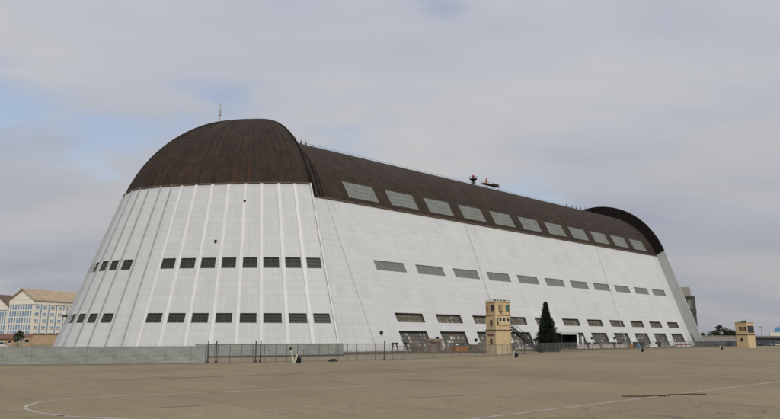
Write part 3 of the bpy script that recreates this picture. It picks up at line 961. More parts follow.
# A-frame notice boards by the fence
def board(x, y, rz, h, label, lean=0.0):
    r = empty('notice_board', (x, y, 0), rz, label=label, cat='sign', group='small folding boards along the fence')
    m = MB()
    for sy in (-.34, .34):
        m.bar((-.34, sy, 0), (0, sy, h), .05); 
    m.box((-.18, 0, h*.5), (.03, .62, h*.86), 0, mat3=Matrix.Rotation(math.atan2(.34, h), 3, 'Y'))
    m.build('front_panel', M['signgreen'], r)
    m = MB()
    for sy in (-.34, .34):
        m.bar((.34, sy, 0), (0, sy, h), .05)
    m.box((.18, 0, h*.5), (.03, .62, h*.86), 0, mat3=Matrix.Rotation(-math.atan2(.34, h), 3, 'Y'))
    m.box((.2, 0, .35), (.5, .66, .7))
    m.build('rear_panel', M['black'], r)
    return r
vr = lambda x, y: math.atan2(y-CAM.y, x-CAM.x)
for (x, y, h, lab) in ((75.5, -31.2, 1.25, 'pale green folding board with black rear by the fence before the curved door'), (78.4, 10.8, 1.2, 'pale green and black folding board by the fence below the tall yellow tower'),
                       (72.2, 66.5, 1.3, 'pale green and black folding board before the far half of the hangar'), (74.5, 106, 1.2, 'small pale and black folding board left of the far yellow tower')):
    board(x, y, vr(x, y)-pi/2+.25, h, lab)
# leaning pole with a dark grip on the nearest board
m = MB(); m.bar((0, 0, 0), (-.42, -.28, 1.75), .12); m.box((-.45, -.3, 1.85), (.25, .2, .35), 1)
tag(m.build('leaning_pole', [M['signgreen'], M['dark']], loc=(75.2, -31.5, 0)), 'pale pole with dark tip leaning at the board by the fence', 'pole')
m = MB(); m.box((0, 0, .12), (.5, 1.2, .24)); m.box((0, 0, .3), (.25, .8, .14))
tag(m.build('weight_block', M['dark'], loc=(74.4, -24.6, 0)), 'small dark weight block on the ground before the chain link fence', 'block')

# ------------------------------------------------------------------ yellow control towers
def add_window(root, face, W, L_, u, z, w, h, glass, name='window', frame='tower_trim', proud=.03):
    """face 'S' = -y face (u along x from left), 'E' = +x face (u along y)"""
    m = MB()
    if face == 'S':
        x = -W/2+u*W; y = -L_/2
        m.box((x, y-proud, z), (w+.14, .10, h+.14), 1)
        m.box((x, y-proud-.045, z), (w, .05, h), 0)
        if w > 1.2: m.box((x, y-proud-.075, z), (.05, .05, h), 1)
    else:
        x = W/2; y = -L_/2+u*L_
        m.box((x+proud, y, z), (.10, w+.14, h+.14), 1)
        m.box((x+proud+.045, y, z), (.05, w, h), 0)
        if w > .8: m.box((x+proud+.075, y, z), (.05, .05, h), 1)
    return m.build(name, [M[glass], M[frame]], root)
def cbox(mb, W, L_, z0, z1, ch=0.0, mi=0):
    """box with chamfered vertical corners"""
    if ch <= 0:
        mb.box((0, 0, (z0+z1)/2), (W, L_, z1-z0), mi); return
    P = [(-W/2+ch, -L_/2), (W/2-ch, -L_/2), (W/2, -L_/2+ch), (W/2, L_/2-ch), (W/2-ch, L_/2), (-W/2+ch, L_/2), (-W/2, L_/2-ch), (-W/2, -L_/2+ch)]
    for i in range(8):
        a, b = P[i], P[(i+1) % 8]
        mb.poly([(*a, z0), (*b, z0), (*b, z1), (*a, z1)], mi)
    mb.poly([(*p, z1) for p in P], mi); mb.poly([(*p, z0) for p in P[::-1]], mi)
W1, L1 = 3.0, 3.9
rz1 = rad(-10)
near = Vector((66.2, 20.7, 0))
ctr = near - Matrix.Rotation(rz1, 3, 'Z') @ Vector((W1/2, -L1/2, 0))
tw = empty('control_tower', ctr, rz1, label='tall narrow cream yellow tower with dark windows in front of the hangar', cat='tower')
m = MB(); cbox(m, W1, L1, 0, 4.55, 0); cbox(m, W1-.04, L1-.04, 4.75, 7.55, 0); cbox(m, W1-.04, L1-.04, 7.7, 10.15, 0)
m.box((W1/2+.1, .15, 6.0), (.28, L1*.72, .5)); m.box((W1/2+.1, .15, 7.25), (.28, L1*.72, .3))
m.box((W1/2-.15, -L1/2+.15, 5.9), (.4, .4, 11.0-3.3))
m.build('shaft', M['tower'], tw)
m = MB(); cbox(m, W1+.22, L1+.22, 4.55, 4.75); cbox(m, W1+.10, L1+.10, 7.55, 7.7); m.build('ledge', M['ledge'], tw)
m = MB(); cbox(m, W1+.18, L1+.18, 10.15, 10.4); m.build('cornice', M['tower'], tw)
m = MB()
for k in range(9):
    m.box((-W1/2+.2+rg.random()*(W1-.4), -L1/2+.3+k*.4, 10.5), (.2, .22, .2+.3*rg.random()))
m.bar((W1/2-.05, -L1/2+.1, 10.62), (W1/2-.05, L1/2-.1, 10.62), .06); m.bar((-W1/2+.1, -L1/2+.05, 10.62), (W1/2-.05, -L1/2+.05, 10.62), .06)
for k in range(6): m.bar((W1/2-.05, -L1/2+.1+k*.73, 10.4), (W1/2-.05, -L1/2+.1+k*.73, 10.65), .05)
m.tube((-.4, .3, 10.4), (-.4, .3, 11.3), .03, n=4)
m.build('roof_rail', M['dark'], tw)
add_window(tw, 'S', W1, L1, .74, 9.05, .95, 1.1, 'glass')
add_window(tw, 'S', W1, L1, .22, 8.9, .35, 1.3, 'maroon')
add_window(tw, 'S', W1, L1, .60, 6.1, .65, 1.1, 'glass')
add_window(tw, 'S', W1, L1, .55, 2.4, .65, 1.1, 'glass')
m = MB(); m.box((-.1, -L1/2-.04, 3.75), (1.9, .08, .42)); m.build('sign_strip', M['maroon'], tw)
add_window(tw, 'E', W1, L1, .36, 9.0, .9, 1.2, 'tower_trim', 'blind_window', 'ledge')
add_window(tw, 'E', W1, L1, .36, 8.2, .32, .35, 'glass')
add_window(tw, 'E', W1, L1, .80, 9.0, .75, 1.15, 'glass_green')
for u in (.30, .54, .80):
    add_window(tw, 'E', W1, L1, u, 6.65, .62, .62, 'glass', frame='cream')
add_window(tw, 'E', W1, L1, .10, 6.3, .28, 1.4, 'glass')
m = MB(); m.tube((W1/2+.07, L1/2-.3, 0), (W1/2+.07, L1/2-.3, 9.9), .05, n=6); m.box((W1/2+.08, L1/2-.3, 2.0), (.2, .4, .5)); m.build('drain_pipe', M['tower_trim'], tw)
# outside stair down to the ground on the right side
m = MB()
a = Vector((W1/2-1.0, L1/2, 5.35)); b = Vector((-.9, 11.8, .15))
sd_ = (b-a); sx = Vector((1, 0, 0))
for o_ in (0.0, 1.1):
    m.bar(a+sx*o_, b+sx*o_, .10, .32)
    m.bar(a+sx*o_+Vector((0, 0, 1.0)), b+sx*o_+Vector((0, 0, 1.0)), .06)
    for k in range(13):
        q = a+sd_*(k/12)+sx*o_
        m.bar(q, q+Vector((0, 0, 1.0)), .05)
for k in range(30):
    q = a+sd_*((k+.5)/30)
    m.box(q+sx*.55, (1.1, .34, .05))
m.bar(a+sd_*.45+sx*.55-Vector((0, 0, 3.0)), a+sd_*.45+sx*.55, .14)
m.build('stair', M['dark'], tw)

W2, L2 = 3.85, 4.1
near = Vector((68.08, 144.12, 0))
ctr = near - Matrix.Rotation(rz1, 3, 'Z') @ Vector((W2/2, -L2/2, 0))
t2 = empty('control_tower', ctr, rz1, label='squat cream yellow tower at far right before the low pale wall', cat='tower')
m = MB(); cbox(m, W2, L2, 0, 4.1); cbox(m, W2, L2, 4.35, 7.9); m.build('shaft', M['tower'], t2)
m = MB(); cbox(m, W2+.25, L2+.25, 4.1, 4.35); m.build('ledge', M['ledge'], t2)
m = MB(); cbox(m, W2+.2, L2+.2, 7.9, 8.1); m.build('cornice', M['tower_trim'], t2)
m = MB(); m.box((.9, -1.0, 8.4), (.5, .5, .6)); m.box((-.8, 0.4, 8.25), (.9, .9, .3)); m.bar((-1.6, -1.9, 8.35), (1.8, -1.9, 8.35), .06); m.build('roof_unit', M['dark'], t2)
add_window(t2, 'S', W2, L2, .45, 6.1, .65, 1.25, 'glass'); add_window(t2, 'S', W2, L2, .68, 6.1, .55, 1.2, 'maroon'); add_window(t2, 'S', W2, L2, .86, 6.1, .45, 1.2, 'glass')
add_window(t2, 'E', W2, L2, .50, 5.9, 3.3, 2.1, 'glass', frame='mull')
add_window(t2, 'S', W2, L2, .48, 2.6, .7, .9, 'glass')

# ------------------------------------------------------------------ trees
def limb_tree(name, loc, h, rad_, n, leafmat, label, group=None, seed=1, trunk=.35, squash=.8, clumps=26):
    r = random.Random(seed)
    root = empty(name, loc, r.random()*6, label=label, cat='tree', group=group)
    m = MB()
    th_ = h*.42
    m.tube((0, 0, 0), (0, 0, th_), trunk, trunk*.6, 7)
    tips = []
    for k in range(6):
        a = k*1.05+r.random()
        e = (cos(a)*rad_*.55, sin(a)*rad_*.55, th_+h*.28*r.random()+h*.08)
        m.tube((0, 0, th_*.8), e, trunk*.35, trunk*.1, 5)
        tips.append(e)
    m.build('trunk', M['bark'], root)
    m = MB()
    cl = []
    for k in range(clumps):
        a = r.random()*2*pi; q = math.sqrt(r.random())*rad_
        z = h*.28+r.random()**.8*h*.66*(1-(q/rad_)**2*.55)
        cl.append((cos(a)*q, sin(a)*q, z, rad_*r.uniform(.2, .42)))
    for i in range(n):
        c = r.choice(cl)
        d = Vector((r.gauss(0, 1), r.gauss(0, 1), r.gauss(0, 1))).normalized()*c[3]*r.uniform(.55, 1.05)
        p = Vector(c[:3])+Vector((d.x, d.y, d.z*squash))
        s_ = h*.022*r.uniform(.6, 1.5)
        a1 = Vector((r.gauss(0, 1), r.gauss(0, 1), r.gauss(0, 1))).normalized()
        a2 = a1.orthogonal().normalized()
        m.poly([p-a1*s_-a2*s_*.6, p+a1*s_-a2*s_*.5, p+a1*s_*.7+a2*s_*.6, p-a1*s_*.8+a2*s_*.6])
    m.build('crown', M[leafmat], root)
    return root
# the conifer next to the tall tower
rc = random.Random(11)
TX, TY = 59.6, 47.0
con = empty('conifer_tree', (TX, TY, -.3), label='tall dark spire shaped conifer between the yellow tower and the canopy', cat='tree')
H_ = 11.4
m = MB(); m.tube((0, 0, 0), (0, 0, H_*.96), .28, .04, 8)
def crad(z):
    t_ = z/H_
    if t_ < .07: return 2.6
    if t_ < .62: return 2.75-1.4*(t_-.07)/.55
    return max(.10, 1.2*(1-(t_-.62)/.38)**.9)
for i in range(120):
    z = H_*(.05+.92*i/120); a = i*2.4; rr = crad(z)*.9
    m.tube((0, 0, z), (cos(a)*rr, sin(a)*rr, z-.15*rr+.1), .04, .012, 4)
m.build('trunk', M['bark'], con)
m = MB()
for i in range(2600):
    z = H_*(.04+.96*rc.random()**1.15); a = rc.random()*2*pi
    tier = .86+.20*abs(sin(z*2.3+1.2*sin(a*2)))+.10*sin(a*3+z*1.1)
    rr = crad(z)*tier*rc.uniform(.55, 1.12)
    if sin(a*5+z*3.7) > .75: rr *= .75
    if rc.random() < .15: rr *= .6
    cxx, cyy = cos(a)*rr, sin(a)*rr
    for k in range(9):
        s_ = rc.uniform(.10, .26)
        p = Vector((cxx, cyy, z))+Vector((rc.gauss(0, .17), rc.gauss(0, .17), rc.gauss(0, .16)))
        d = Vector((cos(a)+rc.gauss(0, .5), sin(a)+rc.gauss(0, .5), rc.uniform(-.5, .35))).normalized()
        sdv = d.cross(Vector((rc.gauss(0, 1), rc.gauss(0, 1), rc.gauss(0, 1)))).normalized()
        m.poly([p-d*s_-sdv*s_*.35, p+d*s_*1.2, p-d*s_+sdv*s_*.35])
m.build('crown', M['needle'], con)
GT = 'trees beyond the apron at far right'
for i, (x, y, h, rr, lab) in enumerate(((-31.5, 347, 6.2, 3.0, 'low dark bushy tree just right of the far hangar foot'), (-26, 349, 7.2, 3.8, 'mid sized dark tree, second from the far hangar foot'),
        (-21.0, 351, 10.8, 4.6, 'tallest round dark tree right of the hangar'), (-16.2, 352, 9.4, 3.8, 'dark tree on the right shoulder of the tallest one'), (-9.5, 350, 7.0, 3.4, 'separate dark tree left of the squat far tower'), (-5.8, 352, 6.0, 2.8, 'low dark tree peeping out behind the squat far tower'))):
    limb_tree('broadleaf_tree', (x, y, 0), h, rr, 2600, 'leaf', lab, GT, seed=20+i)
# ------------------------------------------------------------------ buildings at the left
def gable_block(root, Wg, Lg, eave, ridge, wallm, roofm, fas, floors, gable_glass, nb, z_first, fh):
    """gable ends at y=0 and y=Lg (width Wg in x, -Wg..0), near corner at the origin; long visible wall x=0"""
    m = MB()
    m.poly([(-Wg, 0, 0), (0, 0, 0), (0, 0, eave), (-Wg/2, 0, ridge), (-Wg, 0, eave)])
    m.poly([(0, 0, 0), (0, Lg, 0), (0, Lg, eave), (0, 0, eave)])
    m.poly([(-Wg, Lg, 0), (-Wg, 0, 0), (-Wg, 0, eave), (-Wg, Lg, eave)])
    m.poly([(0, Lg, 0), (-Wg, Lg, 0), (-Wg, Lg, eave), (-Wg/2, Lg, ridge), (0, Lg, eave)])
    m.build('wall', M[wallm], root)
    m = MB()
    o_ = 1.0
    sl_ = (ridge-eave)/(Wg/2)
    for s in (0, 1):
        xe = o_ if s == 0 else -Wg-o_
        ze = eave-o_*sl_+.35
        q = [(xe, -o_, ze), (xe, Lg+o_, ze), (-Wg/2, Lg+o_, ridge+.35), (-Wg/2, -o_, ridge+.35)]
        m.poly(q if s == 0 else q[::-1])
        q2 = [(a, b, c-.4) for a, b, c in q]
        m.poly(q2[::-1] if s == 0 else q2)
        m.poly([q[0], q[3], q2[3], q2[0]]); m.poly([q[1], q[0], q2[0], q2[1]])
    m.build('roof', M[roofm], root)
    m = MB()
    m.box((.18, Lg/2, eave-1.35), (.35, Lg+.4, 2.2)); m.box((-Wg/2, -.18, eave-1.35), (Wg+.2, .35, 2.2))
    m.box((-Wg/2, -.15, eave+.2), (Wg*.96, .2, .6))
    m.build('fascia', M[fas], root)
    # long side: bays of paired windows between blue vertical strips
    bw = Lg/nb
    for b in range(nb):
        m = MB(); y = b*bw
        m.box((.12, y+bw*.94, (eave-2.6)/2+.6), (.22, bw*.10, eave-3.8)); m.build('glass_strip', M['blueglass'], root)
    for f in range(floors):
        for b in range(nb):
            z = z_first+f*fh; y = b*bw+bw*.45
            m = MB(); m.box((.05, y, z), (.18, bw*.42, fh*.36)); m.box((.10, y, z-fh*.24), (.28, bw*.52, .18), 1); m.box((.15, y, z), (.05, .15, fh*.36), 1)
            m.build('window', [M['blueglass'], M['fascia']], root)
    # gable side: glass wall with pale grid
    m = MB(); m.box((-Wg/2, -.10, (eave-2.5)/2), (Wg*.94, .2, eave-2.7)); 
    m.build('glass_wall', M['blueglass'], root)
    m = MB()
    for f in range(floors+1):
        m.box((-Wg/2, -.26, z_first+(f-.5)*fh), (Wg*.94, .14, .5))
    for b in range(10):
        m.box((-Wg*.03-Wg*.94*b/9, -.245, (eave-2.5)/2), (.5, .14, eave-2.9))
    m.build('wall_grid', M['fascia'], root)
ob = empty('office_building', (-215.5, -3.4, 0), rad(27.5), label='cream office block with tan gabled roof and blue glass end wall', cat='building')
gable_block(ob, 17.5, 46, 20.6, 26.0, 'cream', 'tanroof', 'fascia', 5, True, 10, 3.2, 3.4)
ob2 = empty('office_building', (-251.8, -8.3, 0), rad(27.5), label='office block with dark brown gabled roof at the left edge', cat='building')
gable_block(ob2, 17.5, 30, 18.5, 24.2, 'cream', 'brownroof', 'fascia', 4, True, 6, 3.2, 3.4)
def low_building(name, p0, p1, depth, h, wallm, roofm, label, overhang=.3, roof_h=.5, pitched=False, nwin=0):
    """p0 -> p1 is the front (camera side) from left to right, depth goes away from the camera"""
    a, b = Vector((*p0, 0)), Vector((*p1, 0))
    L_ = (b-a).length
    rz = math.atan2(b.y-a.y, b.x-a.x)
    root = empty(name, a, rz, label=label, cat='building')
    m = MB(); m.box((L_/2, depth/2, h/2), (L_, depth, h)); m.build('wall', M[wallm], root)
    m = MB()
    o_ = overhang
    if pitched:
        A = [(-o_, -o_, h), (L_+o_, -o_, h), (L_+o_, depth/2, h+roof_h), (-o_, depth/2, h+roof_h)]
        B = [(L_+o_, depth+o_, h), (-o_, depth+o_, h), (-o_, depth/2, h+roof_h), (L_+o_, depth/2, h+roof_h)]
        m.poly(A); m.poly(B); m.poly([A[0], A[3], B[1]]); m.poly([A[1], B[0], A[2]])
        m.poly([A[0], B[1], B[0], A[1]])
    else:
        m.box((L_/2, depth/2, h+roof_h/2), (L_+2*o_, depth+2*o_, roof_h))
    m.build('roof', M[roofm], root)
    for k in range(nwin):
        m = MB(); x = L_*(k+.5)/nwin
        m.box((x, -.04, h*.55), (L_/nwin*.45, .1, h*.35)); m.box((x, -.07, h*.55-h*.2), (L_/nwin*.52, .14, .12), 1)
        m.build('window', [M['glass'], M['fascia']], root)
    return root
low_building('block_building', (-88.4, -30.3), (-85.6, -19.0), 8, 3.25, 'tanwall', 'trim', 'low flat roofed tan building beside the foot of the curved door', .25, .3)
hb = low_building('red_roofed_house', (-74.9, -42.6), (-74.3, -36.6), 7, 1.95, 'tanwall', 'redroof', 'low house with red brown tile roof at the left edge', .5, 1.5, True, 3)
hb2 = low_building('red_roofed_house', (-66.9, -35.6), (-66.4, -33.4), 4, 2.5, 'tanwall', 'redroof', 'small tan shed with red brown roof right of the shrubs', .2, .9, True, 1)
limb_tree('leafy_tree', (-40.2, -41.9, 0), 4.7, 1.35, 2600, 'shrub', 'green leafy tree between the red roofed houses at left', seed=41, trunk=.12)
limb_tree('leafy_tree', (-60, -47.6, 0), 5.6, 1.8, 2200, 'leaf', 'dark tree at the left edge before the blue glass wall', seed=43, trunk=.15)
for i, (x, y, h, lab) in enumerate(((-196, 8.2, 5.0, 'low shrub below the office wall, left one of three'), (-195, 12.5, 4.8, 'middle shrub of three below the office wall'), (-194, 16.8, 5.6, 'right one of three shrubs below the office wall, nearest the hangar'))):
    limb_tree('shrub', (x, y, 0), h, 1.9, 700, 'shrub', lab, 'shrubs below the office wall', seed=50+i, trunk=.12)
# ------------------------------------------------------------------ buildings beyond the right end
ap = low_building('assembly_hall', (-30, 304.0), (90, 352), 22, 3.55, 'palewall', 'palewall', 'long low pale grey building behind the dark fence at right', .2, .35)
rt = empty('test_hall', (-18.9, 308.6, 0), rad(22), label='tall beige concrete hall with dark frame behind the far end of the hangar', cat='building')
m = MB(); m.box((-14, 12, 13.4), (27.4, 24, 26.8)); m.box((-15, 12, 29.9), (27, 25, 5.6)); m.build('wall', M['beige'], rt)
m = MB(); m.box((-13.6, -.7, 26.9), (29.0, 1.4, 1.0)); m.box((.5, -.5, 13.2), (1.4, 1.4, 26.4)); m.box((-3.4, -.5, 13.2), (.8, .8, 26.4)); m.box((-1.5, -.5, 19.5), (3.4, .6, .6)); m.box((.4, -.8, 18.2), (2.0, 1.8, 2.2)); m.build('steel_frame', M['greyframe'], rt)
bt = empty('blue_roofed_building', (8.6, 351, 0), rad(22), label='cream building with blue roof and white top at the right edge', cat='building')
m = MB(); m.box((14, 6, 3.0), (31, 12, 6.0)); m.build('wall', M['cream'], bt)
m = MB(); m.box((15.2, 6, 7.6), (28, 10, 3.2), 0, top=(.9, .6)); m.build('roof', M['bluep'], bt)
m = MB(); m.box((16.5, 6, 9.9), (24, 5, 1.3)); m.build('roof_monitor', M['whitep'], bt)
ds = low_building('dark_shed', (10.5, 289), (44, 301), 8, 2.55, 'greyframe', 'dark', 'long dark low shed before the pale building at the right edge', .6, .35)
lp = MB(); lp.tube((0, 0, 0), (0, 0, 8.6), .14, .08, 6); lp.box((0, .0, 8.7), (1.5, .4, .3))
tag(lp.build('lamp_pole', M['post'], loc=(19.2, 301.2, 0)), 'thin lamp pole rising right of the squat yellow tower', 'pole')
df = empty('dark_fence', (0, 0, 0), label='long dark fence running between parked cars and the low pale building', cat='fence')
P_ = [(44.4, 160), (48.0, 170), (49.6, 183), (52.0, 198), (56.5, 228), (61, 262)]
m = MB()
for a, b in zip(P_[:-1], P_[1:]):
    m.poly([(*a, 0), (*b, 0), (*b, 1.75), (*a, 1.75)])
m.build('fence_panel', M['darkscreen'], df)
pts = seg_pts(P_, 4.0)
ms = MB(); ms.box((0, 0, .95), (.14, .14, 1.9)); f_ = ms.build('fence_post', M['post'], df, loc=pts[0])
for q in pts[1:]:
    o = f_.copy(); col.objects.link(o); o.parent = df; o.location = q
def car(loc, rz, paint, label, van=False):
    r = empty('parked_car', loc, rz, label=label, cat='car', group='cars parked along the far fence')
    m = MB()
    m.box((0, 0, .55), (4.4, 1.75, .5), 0, top=(.98, .94)); m.box((0, 0, .32), (4.3, 1.7, .2))
    if van: m.box((-.3, 0, 1.25), (3.7, 1.7, 1.0), 0, top=(.92, .88))
    m.build('body', M[paint], r)
    m = MB()
    if van:
        m.box((1.55, 0, 1.35), (.55, 1.5, .6), top=(.5, .9)); m.box((-.1, 0, 1.4), (2.9, 1.74, .42), top=(.95, .93))
    else:
        m.box((-.2, 0, 1.08), (2.6, 1.6, .58), top=(.62, .84))
    m.build('window', M['carglass'], r)
    if not van:
        m = MB(); m.box((-.2, 0, 1.40), (1.6, 1.32, .06)); m.build('roof', M[paint], r)
    for x in (-1.35, 1.35):
        for y in (-.8, .8):
            m = MB(); m.tube((x, y-.12, .33), (x, y+.12, .33), .33, n=12); m.build('wheel', M['rubber'], r)
    return r
cars = [('car_dark', 'dark car closest to the far hangar corner'), ('car_blue', 'dark blue car, second from the far hangar corner'), ('car_grey', 'grey car left of the squat far tower'), ('car_dark', 'black car nearest the left side of the squat far tower'),
        ('car_grey', 'grey car just right of the squat far tower'), ('car_white', 'pale car, second to the right of the squat far tower'), ('car_dark', 'black car third to the right of the squat far tower'), ('car_blue', 'blue car at the right edge of the picture')]
for i, (pt, lab) in enumerate(cars):
    t_ = (i+.5)/8
    y_ = (167, 176, 184.5, 193, 203, 210, 217.5, 226)[i]
    xy = (50.6+.125*(y_-170), y_)
    car((*xy, 0), (1.45, 0.3, 1.5, .2, 1.4, .4, 1.5, .3)[i], pt, lab, van=(i in (2, 6)))
car((-25.8, -48.8, 0), rad(80), 'car_white', 'white car behind the cloth covered fence at the left edge', van=True)['group'] = 'cars parked at the left'

# ------------------------------------------------------------------ things along the hangar base
cn = empty('canopy', (38.6, 82.4, 0), label='white flat canopy over a black opening right of the conifer', cat='canopy')
m = MB(); m.box((2.2, -.9, 4.55), (4.6, 8.4, .35)); m.box((4.4, -.9, 4.2), (.2, 8.4, .5)); m.build('canopy_roof', M['whitep'], cn)
m = MB(); m.box((1.6, -.9, 2.2), (.2, 7.4, 4.3)); m.box((2.9, 2.9, 2.2), (2.6, .15, 4.3)); m.build('shaded_interior', M['black'], cn)  # black sheets put in as the shade inside the canopy opening
for y in (-4.6, 3.0):
    m = MB(); m.tube((4.2, y, 0), (4.2, y, 4.4), .13, n=6); m.build('canopy_post', M['dark'], cn)
rr_ = random.Random(5)
def crate(x, y, s, mt, label, rz=None, grp='crates piled before the first glazed bay', slats=4):
    r = empty('crate', (x, y, 0), rr_.uniform(-.4, .4) if rz is None else rz, label=label, cat='crate', group=grp)
    m = MB(); m.box((0, 0, s[2]/2), (s[0]*.94, s[1]*.94, s[2]*.96)); m.build('panel', M[mt], r)
    m = MB()
    for k in range(slats):
        z = s[2]*(k+.5)/slats
        for sx_ in (-1, 1):
            m.box((sx_*s[0]*.48, 0, z), (s[0]*.05, s[1], s[2]/slats*.6))
            m.box((0, sx_*s[1]*.48, z), (s[0]*.93, s[1]*.05, s[2]/slats*.6))
    m.build('slat', M[mt], r)
crate(47.5, 17.2, (1.6, 2.4, 1.4), 'brownbox', 'brown crate standing leftmost before the first glazed bay')
crate(48.5, 20.4, (1.5, 2.0, 1.7), 'tanbox', 'tan crate second from left before the first glazed bay')
crate(46.8, 23.2, (1.5, 1.8, 2.2), 'brownbox', 'tall brown crate in the middle before the first glazed bay')
crate(47.5, 26.6, (1.4, 1.6, 1.2), 'tanbox', 'small tan crate left of the orange skip')
crate(44.8, 25.0, (2.0, 3.6, 2.9), 'tanbox', 'big tan plywood crate inside the first glazed bay')
crate(43.6, 43.0, (1.6, 2.6, 2.0), 'tanbox', 'tan crate before the second glazed bay', grp='crates before the farther bays')
crate(43.8, 39.2, (1.4, 1.8, 1.5), 'brownbox', 'brown crate left in the second glazed bay', grp='crates before the farther bays')
crate(44.0, 53.0, (1.6, 2.6, 1.8), 'brownbox', 'brown crate just left of the tall yellow tower', grp='crates before the farther bays')
sk = empty('skip', (51.0, 26.6, 0), rad(80), label='orange open skip with dark load beside the brown crates', cat='skip')
m = MB(); m.box((0, 0, .65), (3.4, 1.7, 1.1), 0, top=(1.12, 1.1)); 
for k in range(6): m.box((-1.5+k*.6, -.93, .65), (.12, .08, 1.1))
m.box((0, 0, 1.22), (3.95, 2.0, .1)); m.build('bin', M['orange'], sk)
m = MB(); m.box((0, 0, 1.38), (3.0, 1.5, .3), top=.7); m.box((.6, .1, 1.7), (1.2, .8, .5), rz=.4, top=.6); m.build('load', M['dark'], sk)
m = MB(); m.box((-1.2, 0, .06), (.2, 1.6, .12)); m.box((1.2, 0, .06), (.2, 1.6, .12)); m.build('skid', M['black'], sk)
tk = empty('tank', (48.0, 29.6, 0), .3, label='small white tank on legs beside the orange skip', cat='tank')
m = MB(); m.tube((-.6, 0, 1.1), (.6, 0, 1.1), .5, n=14); m.tube((-.75, 0, 1.1), (-.6, 0, 1.1), .2, .5, 14); m.tube((.6, 0, 1.1), (.75, 0, 1.1), .5, .2, 14); m.build('body', M['whitep'], tk)
for x in (-.4, .4):
    m = MB(); m.box((x, 0, .3), (.12, .8, .6)); m.build('leg', M['dark'], tk)
# leaning dark posts left of the first bay
for i, (x, y, lab) in enumerate(((45.5, 11.6, 'leftmost dark leaning stake before the white wall'), (45.8, 13.2, 'second dark leaning stake before the white wall'), (45.3, 16.4, 'third dark leaning stake, nearest the first glazed bay'))):
    m = MB(); m.bar((0, 0, 0), (-.2, -.45+.9*(i == 0), 1.75), .22); m.box((-.22, -.45+.9*(i == 0), 1.85), (.34, .5, .4)); m.box((0, 0, .06), (.5, .5, .12))
    tag(m.build('leaning_stake', M['black'], loc=(x, y, 0)), lab, 'stake', 'dark stakes by the white wall')
# low pale barriers, drums and other gear by the farther bays
def barrier(x, y, ln, mt, label, name='concrete_barrier', cat='barrier', h=1.15):
    m = MB()
    prof_ = [(-.42, 0), (.42, 0), (.42, .16), (.18, .5), (.12, h), (-.12, h), (-.18, .5), (-.42, .16)]
    for a, b in zip(prof_, prof_[1:]+prof_[:1]):
        m.poly([(a[0], -ln/2, a[1]), (b[0], -ln/2, b[1]), (b[0], ln/2, b[1]), (a[0], ln/2, a[1])][::-1])
    m.poly([(a, -ln/2, b) for a, b in prof_]); m.poly([(a, ln/2, b) for a, b in prof_[::-1]])
    o = m.build(name, M[mt], loc=(x, y, 0), rz=rr_.uniform(-.05, .05))
    tag(o, label, cat, 'low barriers along the far bays')
for i, (x, y, ln, mt, lab) in enumerate(((47.5, 80.5, 5.0, 'barrier', 'pinkish barrier nearest the black canopy opening'), (47.7, 86.5, 5.6, 'barrier', 'second pinkish barrier from the black canopy opening'), (48.0, 93.4, 6.0, 'barrier', 'third pinkish barrier from the black canopy opening'),
        (48.3, 100.0, 5.4, 'barrier', 'pinkish barrier left of the orange container'), (49.2, 118.5, 5.0, 'whitep', 'white barrier right of the blue container'), (50.0, 141.0, 6.0, 'palewall', 'grey barrier farthest along, near the end of the long wall'))):
    barrier(x, y, ln, mt, lab)
def drum(x, y, mt, label, h=1.3, r=.7):
    o = MB(); o.tube((0, 0, 0), (0, 0, h), r, n=14)
    for z in (.05, h*.33, h*.66, h-.05): o.tube((0, 0, z-.04), (0, 0, z+.04), r*1.05, n=14)
    o.tube((r*.4, 0, h), (r*.4, 0, h+.08), .12, n=8)
    tag(o.build('drum', M[mt], loc=(x, y, 0)), label, 'drum', 'drums along the far bays')
drum(48.4, 106.0, 'orange', 'large orange drum between pinkish barrier and blue drum', 1.15, .62)
drum(48.4, 110.2, 'bluep', 'large blue drum right of the orange drum', 1.3, .62)
for i, (x, y, lab) in enumerate(((43.2, 90.6, 'black drum inside the bay right of the canopy'), (43.4, 95.0, 'black drum at the right foot of the bay beside the canopy'), (43.4, 104.6, 'black drum in the second bay right of the canopy'), (43.2, 108.8, 'black drum at the right end of the second bay from the canopy'),
        (43.6, 118.0, 'black drum in the bay behind the blue drum'), (43.5, 122.2, 'black drum right inside the bay behind the blue drum'), (43.5, 133.4, 'black drum in the bay behind the red and white barricade'))):
    drum(x, y, 'black', lab, 1.7, .9)
bc = empty('barricade', (52.5, 132.0, 0), 0, label='long red and white barricade before the far bays', cat='barricade')
for z, mt in ((.5, 'whitep'), (1.0, 'redp'), (1.45, 'whitep')):
    m = MB(); m.box((0, 0, z), (.08, 11.0, .38)); m.build('rail', M[mt], bc)
for y in (-5.2, -1.8, 1.8, 5.2):
    m = MB(); m.bar((-.5, y, 0), (0, y, 1.5), .1); m.bar((.5, y, 0), (0, y, 1.5), .1); m.build('leg', M['dark'], bc)
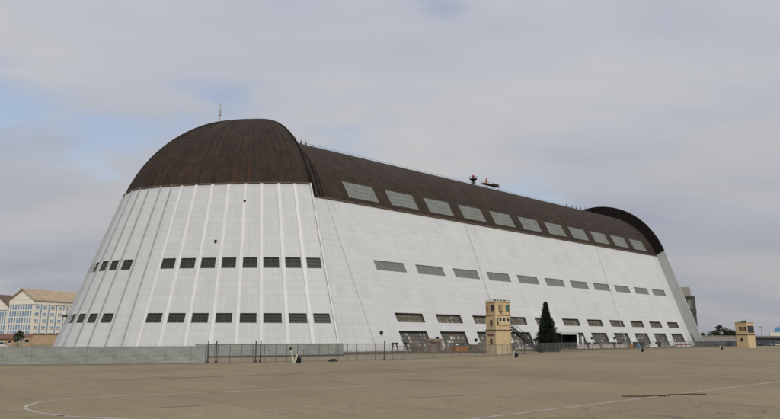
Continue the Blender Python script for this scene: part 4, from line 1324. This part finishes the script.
# broken white sheets hanging in the bays around the canopy
for i, (y, z0, z1, x0, w_, lab) in enumerate(((90.4, .1, 4.3, 40.0, .7, 'bent white panel left in the bay beside the canopy'), (92.6, .3, 3.4, 40.3, .5, 'narrow bent white panel in the middle of the bay beside the canopy'), (95.4, .1, 2.2, 41.0, .8, 'short white panel low in the bay beside the canopy'),
                              (68.2, .1, 2.0, 42.5, 1.2, 'white panel fallen by the foot of the dark tower stair'), (107.6, .2, 2.6, 40.9, .45, 'thin white panel in the second bay right of the canopy'), (121.4, .2, 3.0, 41.0, .45, 'thin white panel in the third bay right of the canopy'))):
    m = MB(); m.bar((0, 0, z0), (-1.1*(z1/4.3), 1.4, z1), w_, .12)
    tag(m.build('loose_panel', M['whitep'], loc=(x0, y, 0)), lab, 'panel', 'loose white panels in the bays')
ld = empty('ladder', (41.0, 168.3, 0), label='dark ladder leaning on the far end of the white wall', cat='ladder')
m = MB(); m.bar((0, 0, 0), (-1.4, -.6, 4.4), .2); m.bar((0, .8, 0), (-1.4, .2, 4.4), .2); m.build('rail', M['dark'], ld)
m = MB()
for k in range(11):
    t_ = (k+.5)/11; m.bar((-1.4*t_, -.6*t_, 4.4*t_), (-1.4*t_, .8-.6*t_, 4.4*t_), .08)
m.build('rung', M['dark'], ld)
# rust coloured hose lying across the painted line
rh = random.Random(9)
def hose(pts, label):
    m = MB()
    P = smoothc(pts, 2)
    P = [(x+rh.gauss(0, .05), y+rh.gauss(0, .04)) for x, y in P]
    for a, b in zip(P[:-1], P[1:]):
        m.tube((*a, .05), (*b, .05), .035, n=6, caps=False)
    tag(m.build('hose', M['rust'], loc=(0, 0, 0)), label, 'hose')
hose([(126.2, -40.0), (126.5, -39.2), (127.0, -38.9), (127.1, -38.3), (127.5, -37.9), (127.7, -37.4)], 'shorter rust brown hose lying left of the white line')
hose([(127.7, -37.2), (127.4, -36.4), (127.9, -35.9), (127.9, -35.3), (128.3, -34.9), (128.9, -34.35)], 'longer rust brown hose lying right across the white line')
